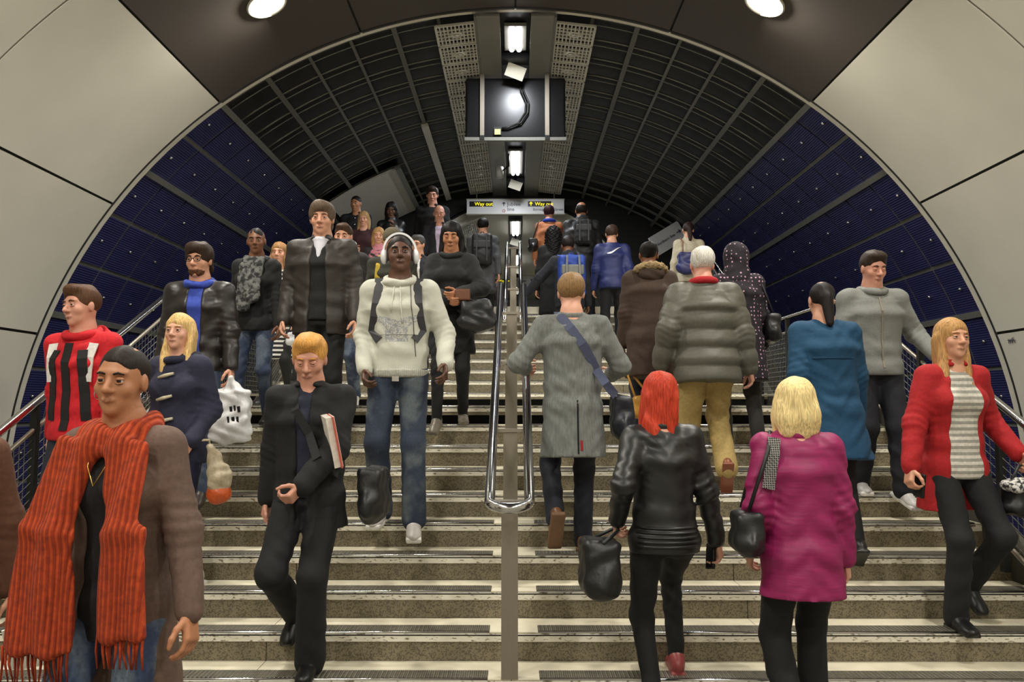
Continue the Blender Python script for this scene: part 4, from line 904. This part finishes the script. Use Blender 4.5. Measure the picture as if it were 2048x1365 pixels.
for g in (-1, 1):
    o, n = over(C, [(P(1.44-.035*i, g*(.016+.003*i), .5), (0,-1,0)) for i in range(6 if g > 0 else 8)], .005); MB().tube(o, .0042, 6).build('drawstring', cloth('pale_cord', (214,214,204)), ho)
o, n = over(C, [(P(.905-.012*i, 0, .5), (0,-1,0)) for i in range(2)], .003)
MB().box(P(.872, 0, .128), (.022,.006,.018)).build('belt_buckle', m_chrome, C['root'])
B = Bag(C, 'headphones', 'white over-ear headphones on the man in the pale hoodie', 'headphones', T((0,0,-.02))); mh = mat('headphone_white', (226,226,228), rough=.3, var=.03); R = C['RH']
pts = [T((.098*math.cos(a), -.002, .022+.118*math.sin(a))) for a in np.linspace(-.05, PI+.05, 25)]; B.mb(MB().ribbon(pts, [p-T((0,0,.02)) for p in pts], .030, .014), 'headband', mh)
for g in (-1, 1):
    d = SDF(); d.ell(T((g*.096,.0,-.006)), A3(.022,.036,.046)*h_, R, .01); b = B.sdf(d, 'ear_cup', mh, .005); d = SDF(); d.ell(T((g*.084,.0,-.006)), A3(.014,.033,.042)*h_, R, .01); B.sdf(d, 'ear_cushion', mat('cushion_grey', (120,120,124), rough=.6), .005, b)
o, n = over(C, [(P(1.46, -.075, .5), (0,-1,0)), (P(1.40, -.080, .5), (0,-1,0)), (P(1.30, -.088, .5), (0,-1,0)), (P(1.20, -.100, .5), (0,-1,0)), (P(1.10, -.105, .5), (0,-1,0)), (P(1.0, -.115, .5), (0,-1,0))], .004); B.mb(MB().tube([T((-.085,.01,-.05))]+o, .0022, 5), 'cable', m_blackm)
B = backpack(C, 'dark grey backpack worn by the man in the pale hoodie', (48,48,52), (36,36,38))
# black-haired woman, black puffer, handbag
C = person(-.52, 6.48, 1.35, 1.64, 'F', 'woman with long black fringed hair in a black padded coat, holding a bag strap', 'down2', fem=True, skin='tan', hair=('fringe', (16,14,15)), head=(-2,14,0), hs=1.06, hands=((.02,.27,1.06),(-.10,.27,1.10)), curl=(.7,.6), pole=((1,-.4,-.3),(-1,-.4,-.3)), top=dict(c=(26,26,28), nm='black_puffer', th=.036, sl=.028, hem=.62, flare=.02, quilt=(.006,.12), collar='hood', name='coat'), legs=dict(c=(22,22,24), slim=1), shoes=((120,112,100),))
w1 = C['wr'][1]; handbag(C, 'tote_handbag', 'large slouchy black handbag hanging from the arm of the black-haired woman', (-.22,.30,.86), (.15,.09,.13), (40,40,43), [w1+A3(-.03,.02,0), A3(-.14,.30,.99), A3(-.20,.30,.97), w1+A3(.05,.03,-.02)], kw=dict(var=.2), wob=.01)
B = Bag(C, 'brown_wallet', 'small brown leather pouch in the hands of the black-haired woman', 'pouch', A3(-.11,.36,.98)); q = SDF(); q.box(A3(-.11,.36,1.01), (.05,.015,.035), .01); B.sdf(q, 'pouch_body', mat('brown_leather', (104,62,38), rough=.4), .007)
# man in a knitted cap
C = person(-1.14, 7.30, 1.5, 1.63, 'F', 'person in a knitted cap and dark olive coat behind the man in the pale hoodie', 'walk2', skin='fair', hair=('none', (50,40,32)), head=(0,14,0), q=1.15, top=dict(c=(44,44,34), th=.034, hem=.80, name='coat'), legs=dict(c=(44,54,80), nm='blue_denim4', kw=DENIM), shoes=((150,146,140),))
T, h_, P = C['T'], C['h'], C['P']; d = SDF(); d.ell(T((0,-.018,.045)), A3(.092,.110,.098)*h_, C['RH'], .02); d.ell(T((0,.03,-.10)), A3(.15,.18,.115)*h_, C['RH'], .012, 's'); d.build('cap', .008, cloth('olive_knit', (98,88,66), kind='ribz', c2=(82,74,56), per=.012, bump=.6), C['root'])
o, n = over(C, [(P(1.62, .11, .0), (0,0,-1)), (P(1.40, .12, .4), (0,-1,0)), (P(1.28, .125, .4), (0,-1,0)), (P(1.15, .14, .4), (0,-1,0))], .006); MB().ribbon(o, n, .05, .008).build('yellow_strap', cloth('yellow_webbing', (176,150,44)), C['root'])
C = person(-1.66, 7.62, 1.5, 1.75, 'F', 'person in a dark parka with a beige fur trim, half hidden behind the tall man', 'walk1', skin='fair', hair=('short', (70,50,36)), head=(0,8,0), q=1.2, top=dict(c=(38,36,34), th=.04, hem=.78, collar='fur', name='parka'), legs=dict(c=(44,54,80), nm='blue_denim4', kw=DENIM), shoes=((190,186,180),))
# descending, upper flight
person(-1.86, 10.77, 2.25, 1.66, 'F', 'blonde woman with a pink scarf half way up the upper flight', 'down2', fem=True, skin='fair', hair=('bob', (168,128,82)), head=(10,8,0), q=1.5, top=dict(c=(40,34,36), th=.03, hem=.80), inner=dict(c=(190,120,130), th=.03, collar='turtle'), legs=dict(c=(28,28,32)))
C = person(-1.25, 10.21, 1.95, 1.73, 'F', 'grey-haired man with glasses in a dark suit, just right of the headphones', 'down1', skin='fair', hair=('short', (74,72,70)), head=(-22,8,0), q=1.5, top=dict(c=(30,30,34), th=.026, hem=.80, open=(.04,.0), collar='collar'), inner=dict(c=(206,204,206), th=.016), legs=dict(c=(28,28,32)))
T = C['T']; q = MB()
for g in (-1, 1): q.tube([T((g*.031+.022*math.cos(a), .101, .006+.015*math.sin(a))) for a in np.linspace(0, 2*PI, 13)[:-1]], .002, 4, close=True); q.tube([T((g*.053,.099,.010)), T((g*.078,.01,.012))], .002, 4)
q.build('glasses', m_blackm, C['root'])
C = person(-2.23, 11.62, 2.70, 1.64, 'F', 'blonde woman in a dark burgundy coat holding a white and red cup', 'down2', fem=True, skin='fair', hair=('long', (170,136,92)), head=(0,8,0), q=1.5, hands=((.08,.30,1.10),(-.25,.10,.88)), curl=(.7,.3), top=dict(c=(56,26,32), th=.03, hem=.72, name='coat'), legs=dict(c=(28,28,32)))
w0 = C['wr'][0]; B = Bag(C, 'paper_cup', 'white and red paper cup in the hand of the woman in burgundy', 'cup', w0+A3(0,.07,.0)); B.mb(MB().tube([w0+A3(0,.08,.0), w0+A3(0,.08,.06)], [.03,.036], 10), 'cup_body', mat('cup_red', (196,54,50), rough=.5)); B.mb(MB().tube([w0+A3(0,.08,.062), w0+A3(0,.08,.075), w0+A3(0,.08,.10)], [.038,.036,.02], 10), 'cup_lid', mat('paper_white', (226,222,208)))
C = person(-1.87, 11.90, 2.85, 1.70, 'F', 'woman with black hair in a shiny black jacket near the top of the stairs', 'down1', fem=True, skin='dark', hair=('bob', (18,16,16)), head=(4,20,0), q=1.4, hands=((.26,.08,.87),(-.10,.24,1.32)), top=dict(c=(20,20,22), nm='shiny_black', th=.034, hem=.84, quilt=(.006,.10), kw=LEATHER, collar='turtle'), legs=dict(c=(22,22,24)))
d = SDF(); d.cone(C['wr'][1]-nrm(C['wr'][1]-C['el'][1])*.05, C['wr'][1], .05, .047); d.build('grey_cuff', .012, cloth('grey_wool', (132,130,126)), C['topobj'])
person(-1.30, 12.35, 3.0, 1.91, 'F', 'tall dark-haired man in a black coat on the top landing, left of the sign', 'down2', skin='ruddy', hair=('short', (52,42,36)), head=(4,18,0), q=1.4, top=dict(c=(18,18,21), th=.036, hem=.66, collar='collar', name='coat'), inner=dict(c=(200,200,206), th=.02), legs=dict(c=(22,22,24)))
C = person(-1.12, 11.62, 2.70, 1.73, 'F', 'bald man in a dark suit with a purple tie below the black-coated man', 'down1', skin='ruddy', hair=('balding', (120,110,100)), head=(6,16,0), q=1.4, top=dict(c=(32,32,38), th=.028, hem=.82, open=(.055,.0), collar='collar'), inner=dict(c=(196,180,206), th=.018), legs=dict(c=(28,28,34)))
o, n = over(C, [(C['P'](1.46-.06*i, 0, .4), (0,-1,0)) for i in range(6)], .012); MB().ribbon(o, n, .05, .006).build('tie', cloth('purple_tie', (92,52,98)), C['root'])
C = person(-2.50, 12.33, 3.0, 1.78, 'F', 'man in a black jacket with silver buttons at far left on the top landing', 'walk1', skin='tan', hair=('buzz', (30,24,22)), head=(-14,8,0), q=1.5, top=dict(c=(20,20,24), th=.03, hem=.84, collar='collar'), legs=dict(c=(24,24,28)))
for i in range(4):
    h = C['top'].hit(C['P'](1.40-.10*i, 0, .4), (0,-1,0)); MB().tube([h, h+A3(0,.012,0)], .013, 8).build('button', m_chrome, C['topobj'])
# ---------------------------------------------------------------- ascending, right half
C = person(-.47, 11.34, 2.55, 1.65, 'B', 'man in a long charcoal coat with a black backpack left of the upper handrail', 'up1', hair=('short', (24,22,22)), q=1.35, top=dict(c=(72,72,75), nm='charcoal_coat', th=.034, hem=.60, flare=.03, collar='collar', name='coat'))
backpack(C, 'black backpack on the man in the charcoal coat', (24,24,26), (38,38,42))
C = person(.51, 11.90, 2.85, 1.68, 'B', 'woman in a tan coat with a bright blue scarf at the top of the stairs', 'up2', fem=True, hair=('short', (52,30,34)), q=1.35, top=dict(c=(178,112,74), nm='tan_coat', th=.03, hem=.62, flare=.02, name='coat'))
P, s = C['P'], C['s']; d = SDF(); d.ring(P(1.49, 0, .0), .080*s, .030*s, rotm(0,.1), .02); d.build('scarf', .014, cloth('blue_scarf', (30,58,170)), C['root'])
handbag(C, 'shoulder_bag', 'black shoulder bag on the woman in the tan coat', tuple(P(1.10,-.25,-.04)), (.07,.13,.11), (24,24,26), [P(1.19,-.25,-.10), P(1.44,-.18,-.07), P(1.50,-.14,.0), P(1.42,-.18,.10), P(1.19,-.25,.06)], kw=LEATHER)
person(.52, 10.77, 2.25, 1.70, 'B', 'woman with long curly black hair in a black coat right of the upper handrail', 'up1', fem=True, hair=('curly', (24,21,22)), q=1.3, top=dict(c=(20,20,21), th=.03, hem=.50, flare=.03, name='coat'))
C = person(.98, 11.62, 2.70, 1.81, 'B', 'broad balding man in a black coat near the top, under the sign', 'up2', bulk=1.12, skin='tan', hair=('balding', (34,28,26)), q=1.35, top=dict(c=(38,39,41), nm='black_parka', th=.04, sl=.03, hem=.62, collar='hood', kw=dict(rough=.5), name='coat'))
backpack(C, 'small dark backpack on the broad man in the black coat', (44,45,48), (70,70,74), w_=.12, h=.18, zc=1.24)
C = person(1.32, 10.77, 2.25, 1.72, 'B', 'short-haired boy in a navy sports jacket with a white tick logo on the back', 'up1', hair=('short', (66,50,40)), q=1.15, top=dict(c=(36,44,98), nm='navy_sport', th=.034, sl=.028, hem=.84, collar='turtle', kw=dict(rough=.55)))
P = C['P']; n_ = 22; Vv = []; Ff = []
for i in range(n_+1):
    u = i/n_; xx = -.085+.20*u; lo_ = -.035+.085*u-.035*math.sin(PI*min(1, u*1.25))*(1-u)*1.2-.014*(1-u); th_ = .034*math.sin(PI*min(1, .12+u*.88))**.8*(1-u)**.55+.0015
    if u < .12: th_ *= .6+u*3.3
    for zz in (lo_, lo_+th_):
        h = C['top'].hit(P(1.33, xx, -.45)+A3(0,0,zz), (0,1,0)); Vv.append(h-A3(0,.005,0))
Ff = [(2*i, 2*i+1, 2*i+3, 2*i+2) for i in range(n_)]; MB().add(Vv, Ff).build('tick_logo', mat('logo_white', (235,235,238), rough=.5), C['topobj'])
C = person(.69, 10.21, 1.95, 1.76, 'B', 'dark-haired man in a black jacket with a blue backpack, hand on the rail', 'up2', yaw=4, skin='brown', hair=('short', (32,26,24)), head=(0,8,0), q=1.1, lean=.16, hands=((.27,.12,.87),(-.52,.20,1.02)), top=dict(c=(26,28,36), nm='black_blue_jacket', th=.036, sl=.028, hem=.80, collar='hood'))
backpack(C, 'blue and grey hiking backpack on the man holding the rail', (34,66,158), (112,114,112), w_=.165, h=.27, dp=.10, zc=1.14)
# man in the grey coat
C = person(.355, 5.06, .60, 1.75, 'B', 'fair-haired man in a long grey herringbone coat beside the central handrail', 'up1', yaw=2, skin='pale', hair=('short', (138,108,72)), head=(0,-3,0), q=.75, lean=.06, feet=((.07,.04,0,0),(-.10,-.22,.10,60)), hands=((.29,.30,1.12),(-.285,.24,1.16)), curl=(.6,.8), pole=((.4,-1,-.4),(-.4,-1,-.2)),
  top=dict(c=(122,125,122), nm='grey_herringbone', th=.032, sl=.024, hem=.60, flare=.022, collar='collar', kw=dict(kind='weave', c2=(100,103,101), per=.010, bump=.3, var=.2, scale=18, stretch=(5,5,.6)), name='coat'), legs=dict(c=(24,26,38)), shoes=((108,72,44),(112,82,58)))
P, s = C['P'], C['s']
o, n = over(C, [(P(.92-.04*i, .015, -.5), (0,1,0)) for i in range(9)], -.001); MB().ribbon(o, n, .010, .006).build('rear_vent', m_flatblack, C['topobj'])
o, n = over(C, [(P(.68-.02*i, .035, -.5), (0,1,0)) for i in range(4)], .001); MB().ribbon(o, n, .016, .004).build('red_lining', cloth('red_lining', (166,30,44)), C['topobj'])
at = P(.86, .30, -.02); B = handbag(C, 'shoulder_bag', 'navy and black shoulder bag on the man in the grey coat', tuple(at), (.06,.14,.16), (28,30,40), None)
o, n = over(C, [(P(1.62,-.085,.0), (0,0,-1)), (P(1.44,-.075,-.5), (0,1,0)), (P(1.36,-.02,-.5), (0,1,0)), (P(1.26,.05,-.5), (0,1,0)), (P(1.16,.11,-.5), (0,1,0)), (P(1.11,.135,-.5), (0,1,0))], .006); o += [P(1.04,.185,-.155), P(.97,.25,-.11)]; n += [A3(.2,-1,0), A3(.4,-1,0)]; B.mb(MB().ribbon(o, n, .055, .005), 'strap', cloth('strap_slate', (70,76,100), var=.1))
# brown parka
C = person(1.05, 6.19, 1.20, 1.60, 'B', 'woman in a dark brown parka with a fur-trimmed hood and black bun', 'up2', fem=True, skin='brown', hair=('bun', (24,20,20)), q=.95, bulk=1.08, hands=((.27,.10,.90),(-.26,.10,.88)), top=dict(c=(60,44,34), nm='brown_parka', th=.04, sl=.032, hem=.58, flare=.02, collar='fur', name='parka'), legs=dict(c=(34,40,60), slim=1), shoes=((60,46,38),))
MB().tube([C['P'](.60,.05,-.17)+A3(.022*math.cos(a),0,.022*math.sin(a)) for a in np.linspace(0,2*PI,13)[:-1]], .004, 5, close=True).build('drawcord_ring', mat('ring_tan', (196,160,110), rough=.4), C['topobj'])
handbag(C, 'mustard_bag', 'mustard yellow bag hanging low behind the red-haired woman', (-.10,-.28,.30), (.09,.07,.09), (186,136,52), [A3(-.16,-.26,.36), A3(-.22,-.10,.62), A3(-.25,.10,.82), A3(-.20,-.10,.60), A3(-.04,-.26,.36)])
# puffer man
C = person(1.34, 5.63, .90, 1.74, 'B', 'white-haired man in an olive grey quilted puffer jacket and khaki trousers', 'up1', skin='ruddy', bulk=1.12, hair=('short', (206,202,194)), q=.78, lean=.10, feet=((.10,-.20,.06,62),(-.08,.05,0,0)), hands=((.30,.02,.88),(-.31,.05,.92)), top=dict(c=(86,84,74), nm='olive_puffer', th=.046, sl=.034, hem=.78, quilt=(.018,.125), wr=.002, collar='collar', kw=dict(rough=.55, var=.1)), legs=dict(c=(166,142,88), nm='khaki', th=.012, flare=.5), shoes=((128,72,50),))
P, s = C['P'], C['s']; d = SDF(); d.ring(P(1.50, 0, .0), .078*s, .026*s, rotm(0,.05), .02); d.build('scarf', .010, cloth('red_scarf', (170,26,34)), C['root'])
# polka dots
C = person(1.73, 6.19, 1.20, 1.57, 'B', 'person in a dark hooded coat with small pink polka dots', 'up2', fem=True, hair=('none', None), q=.95, bulk=1.08, top=dict(c=(34,27,36), nm='polka_coat', th=.036, sl=.03, hem=.56, flare=.02, collar='hoodup', kw=dict(kind='dots', c2=(206,160,186), per=.030, duty=.24, bump=.1), name='coat'), legs=dict(c=(46,44,42)), shoes=((40,36,34),))
handbag(C, 'shoulder_bag', 'black shoulder bag at the side of the polka dot coat', tuple(C['P'](1.02,.27,-.02)), (.05,.11,.13), (28,28,30), [C['P'](1.12,.27,-.08), C['P'](1.40,.19,-.06), C['P'](1.49,.14,.0), C['P'](1.40,.19,.08), C['P'](1.12,.27,.06)])
# cream jacket
C = person(2.43, 11.05, 2.40, 1.68, 'B', 'dark-haired woman in a cream jacket with a navy bag by the right balustrade', 'up1', fem=True, hair=('tail', (48,32,30)), q=1.3, top=dict(c=(196,186,162), nm='cream_jacket', th=.036, sl=.03, hem=.84, collar='turtle'), legs=dict(c=(30,36,60)))
P = C['P']; handbag(C, 'navy_shoulder_bag', 'puffy navy bag slung on the woman in the cream jacket', tuple(P(1.08,-.10,-.24)), (.13,.08,.17), (48,50,104), [P(1.18,-.14,-.22), P(1.40,-.12,-.16), P(1.50,-.12,-.02), P(1.40,-.12,.12)], c2=(130,84,64))
# teal coat
C = person(1.96, 5.06, .60, 1.70, 'B', 'dark-haired woman in a teal blue coat climbing near the right balustrade', 'up2', fem=True, hair=('tail', (30,24,24)), q=.85, bulk=1.1, top=dict(c=(14,64,96), nm='teal_coat', th=.034, sl=.028, hem=.60, flare=.04, kw=dict(var=.12), name='coat'), legs=dict(c=(22,22,24), slim=1))
o, n = over(C, [(C['P'](1.20, -.13+.026*i, -.5), (0,1,0)) for i in range(11)], .003); MB().ribbon(o, n, .012, .008).build('back_belt', cloth('teal_belt', (18,62,92)), C['topobj'])
# grey zip hoodie
C = person(2.50, 5.63, .90, 1.68, 'F', 'man in a grey zip hoodie and dark trousers coming down by the right rail', 'down1', skin='ruddy', hair=('short', (52,40,32)), head=(6,16,0), q=.85, bulk=1.08, hands=((.27,.08,.88),(-.36,.16,1.00)), top=dict(c=(122,124,120), nm='grey_zip', th=.032, sl=.024, hem=.86, collar='hood', kw=dict(var=.12, scale=120), name='hoodie'), legs=dict(c=(24,26,34), th=.01), shoes=((206,204,202),(226,224,222)))
o, n = over(C, [(C['P'](1.42-.05*i, 0, .5), (0,-1,0)) for i in range(11)], .003); MB().ribbon(o, n, .012, .006).build('zip', m_steel, C['topobj'])
# red coat
C = person(2.48, 4.50, .30, 1.70, 'F', 'fair-haired woman in an open red coat over a striped grey top, at right', 'down2', yaw=6, fem=True, skin='fair', hair=('long', (176,134,84)), head=(-2,-2,-2), q=.82, feet=((.10,.06,0,0),(-.11,-.20,.08,36)), hands=((.34,.10,.86),(-.32,.10,.98)), curl=(.6,.7), top=dict(c=(160,20,26), nm='red_coat', th=.032, sl=.024, hem=.66, flare=.03, open=(.075,.125), collar='collar', name='coat'),
  inner=dict(c=(206,202,192), nm='striped_knit', th=.022, hem=.84, kw=dict(kind='stripe', c2=(150,148,140), per=.034, duty=.5), name='jumper'), legs=dict(c=(22,22,25), flare=.6), shoes=((20,20,22),))
w1 = C['wr'][1]; handbag(C, 'black_handbag', 'black and white handbag hanging from the hand of the woman in the red coat', tuple(w1+A3(.02,.08,-.24)), (.14,.07,.10), (28,28,30), [w1+A3(.12,.08,-.16), w1+A3(.06,.08,-.06), w1+A3(0,.05,-.07), w1+A3(-.08,.08,-.16)], kw=LEATHER)
B = Bag(C, 'knitted_cloth', 'black and white knitted cloth lying over the black handbag', 'cloth', w1+A3(.05,.1,-.16)); d = SDF(); d.ecap(w1+A3(.13,.10,-.17), w1+A3(-.10,.10,-.15), (.035,.07), (.04,.07), (0,0,1), (0,1,0), .03, .02); d.wob(.009, 45, 2); B.sdf(d, 'cloth_body', cloth('bw_knit', (200,198,194), kind='blotch', c2=(40,40,42), per=.018, duty=.5))
w0 = C['wr'][0]; B = Bag(C, 'mobile_phone', 'dark phone in the hand of the woman in the red coat', 'phone', w0+A3(0,.02,-.15)); q = SDF(); q.box(w0+A3(-.03,.03,-.10), (.004,.030,.062), .005, rotm(.2,.15)); B.sdf(q, 'phone_body', m_blackm, .006)
# magenta jacket
C = person(1.31, 3.72, 0, 1.635, 'B', 'woman with a blonde bob in a magenta jacket, nearest on the right', 'walk1', yaw=-3, fem=True, skin='pale', hair=('bob', (228,204,146)), hs=1.07, q=.75, bulk=.98, lean=.05, hands=((.26,.06,.88),(-.25,.10,.92)), top=dict(c=(140,22,84), nm='magenta_jacket', th=.036, sl=.03, hem=.71, flare=.02, wr=.006, kw=dict(rough=.55, var=.14, scale=10, stretch=(1,1,7)), collar='collar'), legs=dict(c=(18,18,20), th=.006, flare=.8), shoes=((24,24,26),))
P = C['P']; handbag(C, 'studded_handbag', 'black studded shoulder bag under the arm of the magenta jacket woman', tuple(P(1.02,-.27,-.06)), (.06,.13,.11), (26,26,28), [P(1.12,-.27,-.12), P(1.40,-.17,-.12), P(1.49,-.13,-.01), P(1.40,-.18,.10), P(1.12,-.27,.04)], kw=LEATHER)
o, n = over(C, [(P(1.44,-.13,-.5), (0,1,0)), (P(1.36,-.145,-.5), (0,1,0)), (P(1.28,-.16,-.5), (0,1,0)), (P(1.20,-.175,-.5), (0,1,0))], .014); MB().ribbon(o, n, .055, .014).build('shiny_strap', mat('silver_strap', (170,170,172), rough=.25, metal=.6, kind='weave', c2=(60,60,62), per=.02, bump=.6), C['root'])
# red hair, leather jacket
C = person(.74, 3.86, 0, 1.675, 'B', 'red-haired woman in a black leather biker jacket at the foot of the stairs', 'up2', yaw=4, fem=True, skin='pale', hair=('long', (186,62,40)), head=(-6,0,4), q=.72, lean=.05, feet=((.11,.34,.15,0),(-.08,.02,0,12)), hands=((.30,.06,.84),(-.27,.04,1.0)), curl=(.5,.6), top=dict(c=(30,30,31), nm='biker_leather', th=.024, sl=.018, hem=.84, wr=.005, kw=dict(rough=.42, var=.25, scale=9, bump=.3), collar='collar'), legs=dict(c=(14,14,15), slim=1), shoes=((140,62,60),))
P, s = C['P'], C['s']
for i in range(5):
    o, n = over(C, [(P(.86+.022*i, -.155+.031*j, -.5), (0,1,0)) for j in range(11)], .002); MB().tube(o, .008, 6).build('quilted_rib', mat('biker_leather', (30,30,31)), C['topobj'])
w0, w1 = C['wr']; B = Bag(C, 'mobile_phone', 'dark phone in the right hand of the red-haired woman', 'phone', w0+A3(-.03,.02,-.15)); q = SDF(); q.box(w0+A3(-.02,.03,-.09), (.004,.030,.06), .005, rotm(.3,.2,.2)); B.sdf(q, 'phone_body', m_blackm, .006)
dd = nrm(w0-C['el'][0]); MB().tube([w0-dd*.10+A3(.028,-.01,0), w0-dd*.01+A3(.030,-.012,0)], .004, 5).build('cuff_zip', m_chrome, C['topobj'])
handbag(C, 'black_holdall', 'large black bag with a pale zip carried between the grey coat and the red hair', (-.33,.08,.74), (.09,.14,.16), (24,24,26), [A3(-.33,-.02,.86), w1+A3(0,-.03,-.05), w1+A3(0,.05,-.05), A3(-.33,.18,.86)])
